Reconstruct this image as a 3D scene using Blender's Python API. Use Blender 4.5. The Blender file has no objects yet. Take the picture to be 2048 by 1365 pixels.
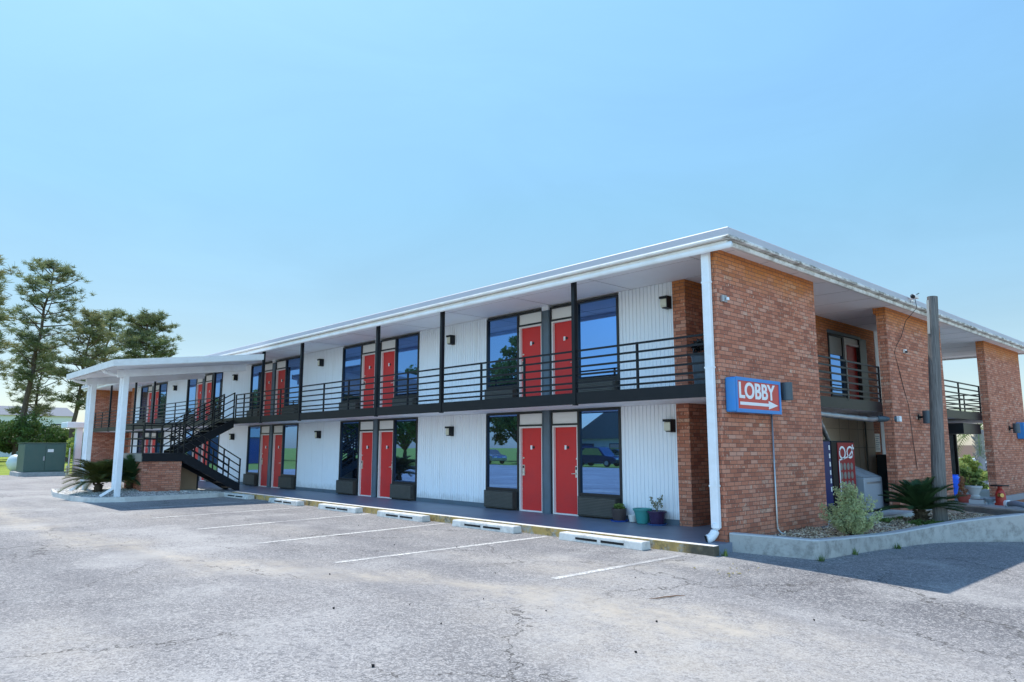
import bpy, bmesh, math, random
import numpy as np
from mathutils import Vector, Matrix, Quaternion

random.seed(7)
RNG = np.random.default_rng(7)
SC = bpy.context.scene
COL = SC.collection
R = math.radians

# ------------------------------------------------------------------ helpers
class MB:
    """collects polygons and builds ONE mesh object"""
    def __init__(s):
        s.v = []; s.f = []; s.n = 0
    def add(s, verts, faces):
        o = s.n
        s.v.extend([tuple(map(float, p)) for p in verts]); s.n = len(s.v)
        s.f.extend([tuple(i + o for i in f) for f in faces])
        return s
    def box(s, x0, x1, y0, y1, z0, z1):
        if x0 > x1: x0, x1 = x1, x0
        if y0 > y1: y0, y1 = y1, y0
        if z0 > z1: z0, z1 = z1, z0
        return s.add([(x0,y0,z0),(x1,y0,z0),(x1,y1,z0),(x0,y1,z0),(x0,y0,z1),(x1,y0,z1),(x1,y1,z1),(x0,y1,z1)],
                     [(3,2,1,0),(4,5,6,7),(0,1,5,4),(1,2,6,5),(2,3,7,6),(3,0,4,7)])
    def prism(s, poly, a, b, axis='x'):
        """poly: 2-D outline extruded from a to b along axis (x: poly=(y,z); y: poly=(x,z); z: poly=(x,y))"""
        n = len(poly)
        def P(p, t):
            return (t, p[0], p[1]) if axis == 'x' else (p[0], t, p[1]) if axis == 'y' else (p[0], p[1], t)
        vs = [P(p, a) for p in poly] + [P(p, b) for p in poly]
        fs = [tuple(range(n)), tuple(range(2*n-1, n-1, -1))]
        fs += [(i, (i+1) % n + 0, (i+1) % n + n, i + n) for i in range(n)]
        return s.add(vs, fs)
    def quad(s, a, b, c, d):
        return s.add([a,b,c,d], [(0,1,2,3)])
    def bar(s, p, q, w, h=None, up=(0,0,1)):
        """rectangular bar from p to q"""
        h = h or w
        p, q = Vector(p), Vector(q); d = (q-p).normalized(); u = Vector(up)
        if abs(d.dot(u)) > .99: u = Vector((1,0,0))
        sd = d.cross(u).normalized(); u = sd.cross(d).normalized()
        c = [(-w/2,-h/2),(w/2,-h/2),(w/2,h/2),(-w/2,h/2)]
        vs = [p+sd*a+u*b for a,b in c] + [q+sd*a+u*b for a,b in c]
        return s.add(vs, [(0,1,2,3),(7,6,5,4),(0,4,5,1),(1,5,6,2),(2,6,7,3),(3,7,4,0)])
    def tube(s, pts, rad, seg=8, cap=True):
        pts = [Vector(p) for p in pts]
        if not hasattr(rad, '__len__'): rad = [rad]*len(pts)
        vs = []; fs = []
        n = len(pts); ref = Vector((0,0,1))
        for i, p in enumerate(pts):
            d = (pts[min(i+1,n-1)] - pts[max(i-1,0)]).normalized()
            a = ref if abs(d.dot(ref)) < .95 else Vector((1,0,0))
            x = d.cross(a).normalized(); y = d.cross(x).normalized()
            for k in range(seg):
                t = 2*math.pi*k/seg
                vs.append(p + (x*math.cos(t) + y*math.sin(t))*rad[i])
        for i in range(n-1):
            for k in range(seg):
                k2 = (k+1) % seg
                fs.append((i*seg+k, i*seg+k2, (i+1)*seg+k2, (i+1)*seg+k))
        if cap:
            fs.append(tuple(range(seg-1,-1,-1))); fs.append(tuple(range((n-1)*seg, n*seg)))
        return s.add(vs, fs)
    def lathe(s, prof, c=(0,0,0), seg=20):
        vs = []; fs = []
        for r, z in prof:
            for k in range(seg):
                t = 2*math.pi*k/seg
                vs.append((c[0]+r*math.cos(t), c[1]+r*math.sin(t), c[2]+z))
        for i in range(len(prof)-1):
            for k in range(seg):
                k2 = (k+1) % seg
                fs.append((i*seg+k, i*seg+k2, (i+1)*seg+k2, (i+1)*seg+k))
        return s.add(vs, fs)
    def np_add(s, V, F):
        o = s.n
        s.v.extend(map(tuple, V.tolist())); s.n = len(s.v)
        s.f.extend(map(tuple, (F+o).tolist()))
        return s
    def mesh(s, name, origin=(0,0,0), m=None, smooth=False):
        me = bpy.data.meshes.new(name)
        o = Vector(origin)
        me.from_pydata([(x-o[0], y-o[1], z-o[2]) for x,y,z in s.v], [], s.f)
        me.update()
        if m: me.materials.append(m)
        if smooth:
            me.polygons.foreach_set('use_smooth', [True]*len(me.polygons))
        return me
    def build(s, name, m=None, parent=None, origin=None, smooth=False, bevel=0, clean=False):
        if origin is None:
            origin = parent_world(parent) if parent else (0,0,0)
        me = s.mesh(name, origin, m, smooth)
        if clean:
            bm = bmesh.new(); bm.from_mesh(me); bmesh.ops.recalc_face_normals(bm, faces=bm.faces); bm.to_mesh(me); bm.free()
        o = bpy.data.objects.new(name, me); COL.objects.link(o)
        if parent: o.parent = parent
        else: o.location = origin
        if bevel:
            b = o.modifiers.new('bevel', 'BEVEL'); b.width = bevel; b.segments = 2; b.limit_method = 'ANGLE'
        return o

def parent_world(o):
    p = Vector((0,0,0))
    while o is not None:
        p += o.location; o = o.parent
    return p

def tag(o, label=None, cat=None, group=None, kind=None):
    if label: o['label'] = label
    if cat: o['category'] = cat
    if group: o['group'] = group
    if kind: o['kind'] = kind
    return o

def thing(name, label, cat, loc=(0,0,0), group=None, rz=0):
    o = bpy.data.objects.new(name, None); COL.objects.link(o)
    o.location = loc; o.rotation_euler = (0,0,rz); o.empty_display_size = .2
    return tag(o, label, cat, group)

def copy_tree(o, parent=None):
    c = o.copy(); COL.objects.link(c); c.parent = parent
    for ch in [x for x in bpy.data.objects if x.parent == o]:
        copy_tree(ch, c)
    return c

# ------------------------------------------------------------------ materials
def srgb(*c):
    return tuple(((x/255)/12.92 if x/255 <= .04045 else ((x/255+.055)/1.055)**2.4) for x in c)

class NT:
    def __init__(s, name):
        s.m = bpy.data.materials.new(name); s.m.use_nodes = True
        s.t = s.m.node_tree; s.b = s.t.nodes['Principled BSDF']; s.out = s.t.nodes['Material Output']
    def n(s, typ, **kw):
        nd = s.t.nodes.new(typ)
        for k, v in kw.items():
            if k == 'ins':
                for a, b in v.items():
                    if isinstance(b, bpy.types.NodeSocket): s.t.links.new(b, nd.inputs[a])
                    else: nd.inputs[a].default_value = b
            else: setattr(nd, k, v)
        return nd
    def math(s, op, a, b=None, c=None, clamp=False):
        nd = s.t.nodes.new('ShaderNodeMath'); nd.operation = op; nd.use_clamp = clamp
        for i, x in enumerate((a, b, c)):
            if x is None: continue
            if isinstance(x, bpy.types.NodeSocket): s.t.links.new(x, nd.inputs[i])
            else: nd.inputs[i].default_value = x
        return nd.outputs[0]
    def mix(s, fac, a, b, mode='MIX'):
        nd = s.t.nodes.new('ShaderNodeMix'); nd.data_type = 'RGBA'; nd.blend_type = mode; nd.clamp_factor = True
        for i, x in ((0, fac), (6, a), (7, b)):
            if isinstance(x, bpy.types.NodeSocket): s.t.links.new(x, nd.inputs[i])
            else: nd.inputs[i].default_value = x if i == 0 else (*x[:3], 1)
        return nd.outputs[2]
    def noise(s, scale, detail=4, rough=.6, vec=None, out=0, dist=0):
        nd = s.n('ShaderNodeTexNoise', ins={'Scale': scale, 'Detail': detail, 'Roughness': rough, 'Distortion': dist})
        s.t.links.new(vec if vec is not None else s.pos(), nd.inputs['Vector'])
        return nd.outputs[out]
    def pos(s):
        if not hasattr(s, '_p'): s._p = s.n('ShaderNodeNewGeometry')
        return s._p.outputs['Position']
    def nrm(s):
        s.pos(); return s._p.outputs['Normal']
    def sep(s, v):
        nd = s.n('ShaderNodeSeparateXYZ'); s.t.links.new(v, nd.inputs[0]); return nd.outputs
    def ramp(s, fac, stops, interp='LINEAR'):
        nd = s.n('ShaderNodeValToRGB'); nd.color_ramp.interpolation = interp
        e = nd.color_ramp.elements
        while len(e) < len(stops): e.new(.5)
        for el, (p, c) in zip(e, stops):
            el.position = p; el.color = (*c[:3], 1) if hasattr(c, '__len__') else (c,c,c,1)
        s.t.links.new(fac, nd.inputs[0]); return nd.outputs[0]
    def maprange(s, v, a, b, c=0, d=1):
        nd = s.n('ShaderNodeMapRange', ins={1: a, 2: b, 3: c, 4: d}); s.t.links.new(v, nd.inputs[0]); return nd.outputs[0]
    def bump(s, h, strength=.3, dist=.01):
        nd = s.n('ShaderNodeBump', ins={'Strength': strength, 'Distance': dist}); s.t.links.new(h, nd.inputs['Height'])
        s.t.links.new(nd.outputs[0], s.b.inputs['Normal']); return nd
    def set(s, **kw):
        for k, v in kw.items():
            k = k.replace('_', ' ')
            if isinstance(v, bpy.types.NodeSocket): s.t.links.new(v, s.b.inputs[k])
            else: s.b.inputs[k].default_value = (*v, 1) if hasattr(v, '__len__') and len(v) == 3 else v
        return s

def pbr(name, col, rough=.6, var=.12, scale=3., bump=0., bscale=60, metallic=0., dirt=None, dirt_amt=.0, spec=.5):
    t = NT(name)
    f = t.noise(scale, 5)
    c = t.mix(f, tuple(x*(1-var) for x in col), tuple(min(1, x*(1+var)) for x in col))
    if dirt:
        g = t.ramp(t.noise(scale*.9+.7, 8, .7), [(.45, 0), (.72, 1)])
        c = t.mix(t.math('MULTIPLY', g, dirt_amt), c, dirt)
    t.set(Base_Color=c, Roughness=rough, Metallic=metallic, Specular_IOR_Level=spec)
    if bump: t.bump(t.noise(bscale, 4), bump, .004)
    return t.m

def brick_mat(name, grow=True):
    t = NT(name)
    L, H = .236, .0722
    p = t.sep(t.pos()); n = t.sep(t.nrm())
    isx = t.math('GREATER_THAN', t.math('ABSOLUTE', n[0]), .5)
    u = t.math('ADD', t.math('MULTIPLY', isx, p[1]), t.math('MULTIPLY', t.math('SUBTRACT', 1, isx), p[0]))
    wob = t.math('MULTIPLY', t.math('SUBTRACT', t.noise(9, 2), .5), .006)
    z = t.math('ADD', t.math('ADD', p[2], 3), wob)
    rz = t.math('DIVIDE', z, H); row = t.math('FLOOR', rz); fz = t.math('FRACT', rz)
    uu = t.math('ADD', t.math('DIVIDE', t.math('ADD', u, 100), L), t.math('MULTIPLY', t.math('MODULO', row, 2), .5))
    col = t.math('FLOOR', uu); fu = t.math('FRACT', uu)
    cb = t.n('ShaderNodeCombineXYZ', ins={0: col, 1: row, 2: isx}).outputs[0]
    wn = t.n('ShaderNodeTexWhiteNoise', noise_dimensions='3D'); t.t.links.new(cb, wn.inputs[0])
    r1 = wn.outputs[0]
    rc = t.sep(wn.outputs[1])
    # brick tones
    c = t.ramp(r1, [(0, (.35,.120,.075)), (.2, (.46,.160,.095)), (.45, (.56,.205,.122)), (.7, (.61,.240,.148)), (.9, (.63,.28,.185)), (1, (.65,.33,.235))])
    # pale, lime-bloomed bricks in clusters
    cl = t.noise(1.3, 3, .6)
    pale = t.math('GREATER_THAN', t.math('ADD', rc[1], t.math('MULTIPLY', cl, .55)), 1.27)
    sv = t.n('ShaderNodeCombineXYZ', ins={0: t.math('MULTIPLY', u, 46.), 1: t.math('MULTIPLY', p[2], 11.), 2: isx}).outputs[0]
    fl = t.math('GREATER_THAN', t.math('ADD', t.noise(1.0, 2, .5, sv), t.math('MULTIPLY', cl, .22)), .765)
    pale = t.math('MAXIMUM', t.math('MULTIPLY', t.math('MULTIPLY', pale, t.maprange(t.noise(30, 3), .35, .6)), .55), t.math('MULTIPLY', fl, .75))
    c = t.mix(pale, c, (.74,.60,.46))
    # within-brick mottling
    c = t.mix(t.math('MULTIPLY', t.noise(45, 4, .7), .35), c, t.mix(.5, c, (.10,.045,.035)), 'MIX')
    big = t.noise(.9, 4, .6)
    c = t.mix(t.maprange(big, .42, .75, 0, .45), c, (.45,.185,.13))
    # rust wash under the eaves
    rust = t.math('MULTIPLY', t.maprange(t.math('ADD', p[2], t.math('MULTIPLY', t.noise(2.2, 5, .7), .9)), 4.88, 5.35), .75)
    c = t.mix(rust, c, (.56,.20,.045))
    low = t.maprange(t.math('ADD', p[2], t.math('MULTIPLY', t.noise(3, 5, .7), .5)), .55, .15, 0, .5)
    c = t.mix(low, c, (.25,.10,.06))
    mz = t.math('LESS_THAN', fz, .13); mu = t.math('LESS_THAN', fu, .045)
    mort = t.math('MAXIMUM', mz, mu)
    c = t.mix(mort, c, t.mix(t.noise(20, 3), (.10,.058,.046), (.20,.135,.11)))
    t.set(Base_Color=c, Roughness=.85, Specular_IOR_Level=.25)
    h = t.math('ADD', t.math('MULTIPLY', t.math('SUBTRACT', 1, mort), 1), t.math('MULTIPLY', t.noise(60, 3), .3))
    t.bump(h, .6, .006)
    return t.m

def glass_mat(name, tint=(.20,.42,.86), dark=(.004,.009,.018), fac=.80):
    t = NT(name)
    g = t.n('ShaderNodeBsdfGlossy', ins={'Color': (*tint, 1), 'Roughness': .012})
    bn = t.n('ShaderNodeBump', ins={'Strength': .03, 'Distance': .01}); t.t.links.new(t.noise(1.2, 1), bn.inputs['Height'])
    t.t.links.new(bn.outputs[0], g.inputs['Normal'])
    t.set(Base_Color=dark, Roughness=.15)
    lw = t.n('ShaderNodeLayerWeight', ins={'Blend': .35})
    f = t.maprange(lw.outputs['Fresnel'], 0, 1, fac*.85, min(1, fac+.3))
    mx = t.n('ShaderNodeMixShader'); t.t.links.new(f, mx.inputs[0]); t.t.links.new(t.b.outputs[0], mx.inputs[1]); t.t.links.new(g.outputs[0], mx.inputs[2])
    t.t.links.new(mx.outputs[0], t.out.inputs[0])
    return t.m

def leaf_mat(name, c1, c2, scale=1.2, trans=.3):
    t = NT(name)
    f = t.math('ADD', t.math('MULTIPLY', t.noise(scale, 3), .7), t.math('MULTIPLY', t.noise(scale*9, 2), .5))
    c = t.ramp(f, [(.3, c1), (.75, c2)])
    t.set(Base_Color=c, Roughness=.6, Specular_IOR_Level=.3)
    tr = t.n('ShaderNodeBsdfTranslucent'); t.t.links.new(c, tr.inputs[0])
    mx = t.n('ShaderNodeMixShader', ins={0: trans}); t.t.links.new(t.b.outputs[0], mx.inputs[1]); t.t.links.new(tr.outputs[0], mx.inputs[2])
    t.t.links.new(mx.outputs[0], t.out.inputs[0])
    return t.m

def bark_mat(name, col, sc_=(9, 9, 1.4)):
    t = NT(name)
    sc = t.n('ShaderNodeMapping', ins={'Scale': sc_}); t.t.links.new(t.pos(), sc.inputs[0])
    f = t.noise(1.3, 6, .7, sc.outputs[0])
    t.set(Base_Color=t.ramp(f, [(.3, tuple(x*.45 for x in col)), (.7, tuple(x*1.3 for x in col))]), Roughness=.9, Specular_IOR_Level=.15)
    t.bump(f, .8, .03)
    return t.m

def asphalt_mat():
    t = NT('asphalt')
    p = t.pos()
    at = t.n('ShaderNodeAttribute', attribute_name='sand'); sand = at.outputs['Fac']
    big = t.noise(.22, 5, .65); mid = t.noise(1.6, 6, .7)
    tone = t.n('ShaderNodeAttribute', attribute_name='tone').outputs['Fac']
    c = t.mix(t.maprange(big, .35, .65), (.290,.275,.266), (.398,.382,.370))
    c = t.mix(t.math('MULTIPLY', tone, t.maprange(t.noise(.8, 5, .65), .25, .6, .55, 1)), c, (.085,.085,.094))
    c = t.mix(t.maprange(mid, .42, .72, 0, .4), c, (.43,.42,.41))
    # aggregate speckle
    vo = t.n('ShaderNodeTexVoronoi', ins={'Scale': 85.}); t.t.links.new(p, vo.inputs['Vector'])
    sp = t.sep(vo.outputs['Color'])
    c = t.mix(t.math('MULTIPLY', t.math('GREATER_THAN', sp[0], .72), .55), c, (.55,.53,.51))
    c = t.mix(t.math('MULTIPLY', t.math('LESS_THAN', sp[1], .30), .50), c, (.10,.10,.105))
    vo2 = t.n('ShaderNodeTexVoronoi', ins={'Scale': 30.}); t.t.links.new(p, vo2.inputs['Vector'])
    sp2 = t.sep(vo2.outputs['Color'])
    c = t.mix(t.math('MULTIPLY', t.math('GREATER_THAN', sp2[0], .86), .4), c, (.50,.47,.44))
    c = t.mix(t.math('MULTIPLY', t.math('LESS_THAN', sp2[1], .12), .45), c, (.12,.12,.125))
    # washed-out sand along the drainage line
    s2 = t.math('MULTIPLY', sand, t.maprange(t.noise(3.0, 7, .72), .3, .62), clamp=True)
    c = t.mix(t.math('MULTIPLY', s2, .92), c, t.mix(t.noise(7, 6, .7), (.62,.56,.47), (.36,.31,.25)))
    # tyre-worn darker streaks
    ys = t.n('ShaderNodeMapping', ins={'Scale': (.18, 1.1, 1), 'Rotation': (0, 0, -.45)}); t.t.links.new(p, ys.inputs[0])
    st = t.noise(1.0, 4, .6, ys.outputs[0])
    c = t.mix(t.maprange(st, .50, .70, 0, .42), c, (.17,.168,.178))
    st2 = t.maprange(t.noise(.42, 6, .62), .52, .72, 0, .5)
    c = t.mix(st2, c, (.55,.53,.50))
    # hairline cracks
    wv = t.n('ShaderNodeVectorMath', operation='MULTIPLY_ADD'); t.t.links.new(t.noise(1.1, 5, .65, None, 1), wv.inputs[0])
    wv.inputs[1].default_value = (1.9,1.9,0); t.t.links.new(p, wv.inputs[2])
    vc = t.n('ShaderNodeTexVoronoi', feature='DISTANCE_TO_EDGE', ins={'Scale': .27}); t.t.links.new(wv.outputs[0], vc.inputs['Vector'])
    vc2 = t.n('ShaderNodeTexVoronoi', feature='DISTANCE_TO_EDGE', ins={'Scale': 1.3}); t.t.links.new(wv.outputs[0], vc2.inputs['Vector'])
    cr = t.math('MULTIPLY', t.math('LESS_THAN', vc.outputs[0], .0034), t.maprange(t.noise(.33, 3), .40, .50))
    cr2 = t.math('MULTIPLY', t.math('LESS_THAN', vc2.outputs[0], .0055), t.maprange(t.noise(.4, 3, .5, wv.outputs[0]), .56, .62))
    ck = t.math('MULTIPLY', t.math('MAXIMUM', cr, cr2), .7)
    c = t.mix(ck, c, (.06,.055,.05))
    t.set(Base_Color=c, Roughness=.9, Specular_IOR_Level=.25)
    t.bump(t.math('ADD', sp[2], t.math('MULTIPLY', ck, -1.2)), .45, .005)
    return t.m

def paint_line_mat():
    t = NT('line_paint')
    w = t.math('ADD', t.maprange(t.noise(26, 6, .75), .40, .56), t.math('MULTIPLY', t.noise(1.1, 3), .0))
    w = t.math('MULTIPLY', w, t.maprange(t.noise(1.1, 4, .6), .36, .56, .25, 1))
    c = t.mix(w, (.27,.265,.27), t.mix(t.noise(8, 3), (.86,.85,.80), (.74,.72,.66)))
    t.set(Base_Color=c, Roughness=.85, Specular_IOR_Level=.3); return t.m

def kerb_mat():
    t = NT('kerb_paint')
    p = t.sep(t.pos())
    conc = t.mix(t.noise(5, 6, .7), (.35,.33,.29), (.55,.53,.48))
    top = t.math('GREATER_THAN', t.sep(t.nrm())[2], .6)
    conc = t.mix(top, conc, t.mix(t.noise(7, 5), (.60,.60,.57), (.78,.77,.73)))  # sunlit white of the kerb top is put into the concrete colour
    yl = t.mix(t.noise(6, 5), (.46,.28,.085), (.62,.42,.16))
    worn = t.maprange(t.noise(4.5, 7, .7), .36, .50)
    side = t.math('SUBTRACT', 1, top)
    c = t.mix(t.math('MULTIPLY', worn, side), conc, yl)
    dk = t.math('MULTIPLY', t.maprange(t.math('ADD', p[0], t.math('MULTIPLY', t.noise(4, 5), .8)), -.35, .25), side)
    moss = t.math('MULTIPLY', t.maprange(t.noise(3.2, 7, .75), .5, .62), side)
    c = t.mix(t.math('MAXIMUM', dk, t.math('MULTIPLY', moss, .8)), c, t.mix(t.noise(18, 4), (.055,.05,.04), (.13,.115,.085)))
    t.set(Base_Color=c, Roughness=.85, Specular_IOR_Level=.25); t.bump(t.noise(40, 5), .4, .006)
    return t.m

def gravel_mat(name, a, b, d, scale=24):
    t = NT(name)
    vo = t.n('ShaderNodeTexVoronoi', ins={'Scale': float(scale)}); t.t.links.new(t.pos(), vo.inputs['Vector'])
    s = t.sep(vo.outputs['Color'])
    c = t.ramp(s[0], [(0, d), (.35, a), (1, b)])
    c = t.mix(t.maprange(vo.outputs['Distance'], .45, .75, 0, .7), c, tuple(x*.4 for x in d))
    t.set(Base_Color=c, Roughness=.9, Specular_IOR_Level=.2)
    t.bump(t.math('SUBTRACT', 1, vo.outputs['Distance']), .9, .03)
    return t.m

def grass_mat():
    t = NT('grass')
    f = t.noise(.5, 6, .7); g = t.noise(14, 5, .75)
    c = t.mix(t.maprange(f, .35, .65), (.24,.32,.055), (.36,.42,.09))
    c = t.mix(t.maprange(g, .4, .7, 0, .6), c, (.15,.22,.035))
    c = t.mix(t.maprange(t.noise(.9, 5), .58, .7, 0, .6), c, (.30,.25,.12))
    t.set(Base_Color=c, Roughness=.95, Specular_IOR_Level=.1); t.bump(g, .8, .05)
    return t.m

def fascia_mat():
    """painted metal with mildew streaks along the lower edge"""
    t = NT('fascia_paint')
    p = t.sep(t.pos())
    n1 = t.noise(2.5, 7, .75)
    mp = t.n('ShaderNodeMapping', ins={'Scale': (1.5, 1.5, 7)}); t.t.links.new(t.pos(), mp.inputs[0])
    n2 = t.noise(2.2, 6, .7, mp.outputs[0])
    base = t.mix(t.noise(1.1, 4), (.47,.465,.51), (.56,.55,.59))
    low = t.maprange(p[2], 5.115, 5.09, 0, 1)
    base = t.mix(low, base, (.80,.79,.77))
    onend = t.maprange(p[0], .30, .46)
    d = t.math('MULTIPLY', t.maprange(t.math('ADD', t.math('MULTIPLY', n1, .55), t.math('MULTIPLY', n2, .45)), .46, .58), t.math('ADD', t.math('MULTIPLY', onend, .85), .12))
    d = t.math('MULTIPLY', d, t.math('ADD', t.math('MULTIPLY', low, .95), .04))
    c = t.mix(d, base, (.15,.12,.085))
    t.set(Base_Color=c, Roughness=.5, Specular_IOR_Level=.4); return t.m

M = {}
M['brick'] = brick_mat('brick')
M['asphalt'] = asphalt_mat(); M['line'] = paint_line_mat(); M['kerb'] = kerb_mat()
M['grass'] = grass_mat(); M['fascia'] = fascia_mat()
M['white_gravel'] = gravel_mat('white_gravel', (.55,.53,.49), (.80,.78,.74), (.30,.28,.25), 22)
M['bark_gravel'] = gravel_mat('bed_gravel', (.50,.37,.25), (.82,.69,.52), (.15,.095,.055), 17)
def siding_mat():
    t = NT('siding_paint')
    p = t.sep(t.pos())
    c = t.mix(t.noise(.6, 4), (.83,.87,.94), (.90,.93,.98))
    mp = t.n('ShaderNodeMapping', ins={'Scale': (7, 1, .5)}); t.t.links.new(t.pos(), mp.inputs[0])
    st = t.maprange(t.noise(1.0, 6, .7, mp.outputs[0]), .55, .75, 0, .35)
    c = t.mix(st, c, (.60,.60,.60))
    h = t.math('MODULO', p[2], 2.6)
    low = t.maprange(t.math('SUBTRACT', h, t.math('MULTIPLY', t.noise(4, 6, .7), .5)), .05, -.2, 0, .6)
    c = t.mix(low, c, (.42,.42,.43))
    sm_ = t.math('LESS_THAN', t.math('ABSOLUTE', t.math('SUBTRACT', t.math('MODULO', t.math('ADD', p[0], 100.3), 1.22), .6)), .006)
    c = t.mix(t.math('MULTIPLY', sm_, .5), c, (.45,.46,.50))
    t.set(Base_Color=c, Roughness=.55); t.bump(t.noise(3, 3), .15, .02)
    return t.m
M['siding'] = siding_mat()
M['white'] = pbr('white_paint', (.82,.85,.89), .5, .04, 2, dirt=(.48,.44,.38), dirt_amt=.28)
M['trim_white'] = pbr('door_trim_paint', (.80,.76,.75), .5, .04, 3)
M['soffit'] = pbr('soffit_paint', (.92,.91,.92), .6, .05, .7, dirt=(.74,.71,.70), dirt_amt=.25)
M['panel_white'] = pbr('panel_paint', (.80,.80,.79), .5, .05, 2)
M['red'] = pbr('red_door_paint', (.64,.036,.034), .45, .10, 1.1, .05, 25, dirt=(.46,.045,.05), dirt_amt=.5, spec=.3)
M['black'] = pbr('black_metal_paint', (.011,.013,.017), .38, .25, 4, dirt=(.024,.024,.026), dirt_amt=.3, spec=.22)
M['frame'] = pbr('dark_frame_paint', (.010,.012,.016), .4, .2, 4)
M['slate'] = pbr('slate_paint', (.105,.150,.195), .5, .1, 2, dirt=(.08,.09,.10), dirt_amt=.5)
M['grille'] = pbr('ac_grille', (.085,.083,.076), .55, .2, 5)
M['ac_case'] = pbr('ac_case', (.050,.048,.044), .6, .2, 4, dirt=(.10,.095,.085), dirt_amt=.5, spec=.3)
M['glass'] = glass_mat('window_glass')
M['glass_dark'] = glass_mat('office_glass', (.75,.85,.95), (.02,.03,.03), .35)
M['silver'] = pbr('brushed_metal', (.70,.67,.58), .45, .1, 20, metallic=.5)
M['galv'] = pbr('galvanised', (.42,.43,.45), .4, .18, 12, metallic=.75)
M['floor'] = pbr('walkway_paint', (.190,.225,.290), .45, .12, .9, .05, 30, dirt=(.13,.15,.19), dirt_amt=.6)
M['concrete'] = pbr('concrete', (.42,.42,.41), .85, .14, 2.2, .35, 35, dirt=(.17,.165,.15), dirt_amt=.55)
M['concrete_lt'] = pbr('pale_concrete', (.62,.61,.58), .85, .12, 4, .3, 40, dirt=(.33,.31,.28), dirt_amt=.5)
M['stop'] = pbr('wheel_stop_paint', (.66,.65,.62), .8, .12, 6, .35, 50, dirt=(.30,.285,.26), dirt_amt=.7)
M['hole'] = pbr('shadowed_hole', (.012,.012,.013), .9, .1)  # near-black painted for the shade inside slots and spout; scraps share it
M['lamp_shade'] = pbr('cream_diffuser', (.66,.64,.52), .35, .05)
M['sign_blue'] = pbr('sign_blue', (.030,.235,.62), .4, .12, 3, dirt=(.10,.25,.42), dirt_amt=.4)
M['sign_red'] = pbr('sign_red', (.60,.055,.045), .35, .08, 4)
M['sign_white'] = pbr('sign_white', (.85,.84,.85), .4, .03)
M['sconce'] = pbr('sconce_metal', (.055,.085,.11), .45, .15)
M['tan'] = pbr('tan_board', (.36,.245,.155), .7, .12, 3, .1, 30)
M['wood_panel'] = pbr('panel_board', (.58,.47,.36), .65, .12, 2.5)
M['bark'] = bark_mat('pine_bark', (.13,.095,.075)); M['pole'] = bark_mat('pole_wood', (.21,.195,.185), (34, 34, 1.1))
M['pine'] = leaf_mat('pine_needles', (.085,.125,.065), (.27,.30,.15), .35, .4)
M['pine_brown'] = leaf_mat('pine_needles_old', (.11,.135,.065), (.31,.31,.15), .4, .4)
M['dark_leaf'] = leaf_mat('dark_leaves', (.028,.066,.024), (.12,.19,.055), .5, .3)
M['mid_leaf'] = leaf_mat('green_leaves', (.05,.11,.03), (.19,.27,.07), .6, .35)
M['lime_leaf'] = leaf_mat('lime_leaves', (.16,.25,.05), (.38,.44,.13), .9, .4)
M['shrub_leaf'] = leaf_mat('shrub_leaves', (.26,.33,.15), (.62,.66,.36), 5, .3)
M['cycad'] = leaf_mat('cycad_leaves', (.018,.050,.022), (.060,.120,.045), 3, .15)
M['cycad_sun'] = leaf_mat('cycad_leaves_sunny', (.035,.055,.014), (.13,.14,.035), 3, .2)  # paler cycad copy with the sunlight put into its leaf colour
M['cycad_trunk'] = bark_mat('cycad_trunk', (.10,.075,.05))

# ------------------------------------------------------------------ lay of the land
def gz(x, y):
    z = -.15
    if x > 0: z -= .0375*min(x, 5.5)
    if y > 12 and x > -40: z -= .030*min(y-12, 34)*min(1, max(0, (x+40)/20))
    return z

# ground: one terrain sheet to the horizon
g = MB()
xs = [-900,-400,-200,-120,-90,-70,-55,-47,-40,-30,-20,-10,-4,0,2,4,6,10,20,40,80,200,500,900]
ys = [-900,-400,-200,-100,-60,-40,-30,-20,-12,-8,-4,0,4,8,12,16,21,26,32,40,50,70,120,250,500,900]
vs = [(x, y, gz(x, y)-.045) for y in ys for x in xs]
nx = len(xs)
g.add(vs, [(j*nx+i, j*nx+i+1, (j+1)*nx+i+1, (j+1)*nx+i) for j in range(len(ys)-1) for i in range(nx-1)])
tag(g.build('ground', M['grass']), 'flat green lawn ground reaching to the horizon', 'ground', kind='structure')

# parking lot: fine grid sheet with a 'sand' attribute along the drainage line
def seg_dist(px, py, a, b):
    ax, ay = a; bx, by = b
    t = np.clip(((px-ax)*(bx-ax)+(py-ay)*(by-ay))/((bx-ax)**2+(by-ay)**2), 0, 1)
    return np.hypot(px-(ax+t*(bx-ax)), py-(ay+t*(by-ay)))
def grid_axis(a, b, dense0, dense1, step, coarse):
    r = list(np.arange(a, dense0, coarse)) + list(np.arange(dense0, dense1, step)) + list(np.arange(dense1, b+.01, coarse))
    return np.array(r)
gx = grid_axis(-47, 60, -24, 9, .22, 2.2); gy = grid_axis(-33, 70, -11, 1.5, .22, 2.2)
X, Y = np.meshgrid(gx, gy)
Z = np.vectorize(gz)(X, Y)
line = [(-26,-7.9),(-16,-7.75),(-11.3,-7.6),(-7.85,-7.25),(-4.8,-6.8),(-3.3,-6.2),(-2.3,-5.7),(-1.7,-5.3),(-1,-5.05),(0,-4.8),(.85,-4.65),(1.65,-4.35),(2.6,-4.1)]
D = np.min([seg_dist(X, Y, a, b) for a, b in zip(line, line[1:])], axis=0)
width = .42 + .16*np.sin(X*1.3)+.12*np.sin(X*3.1+1)
sand = np.exp(-(D/width)**2)*1.05
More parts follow.
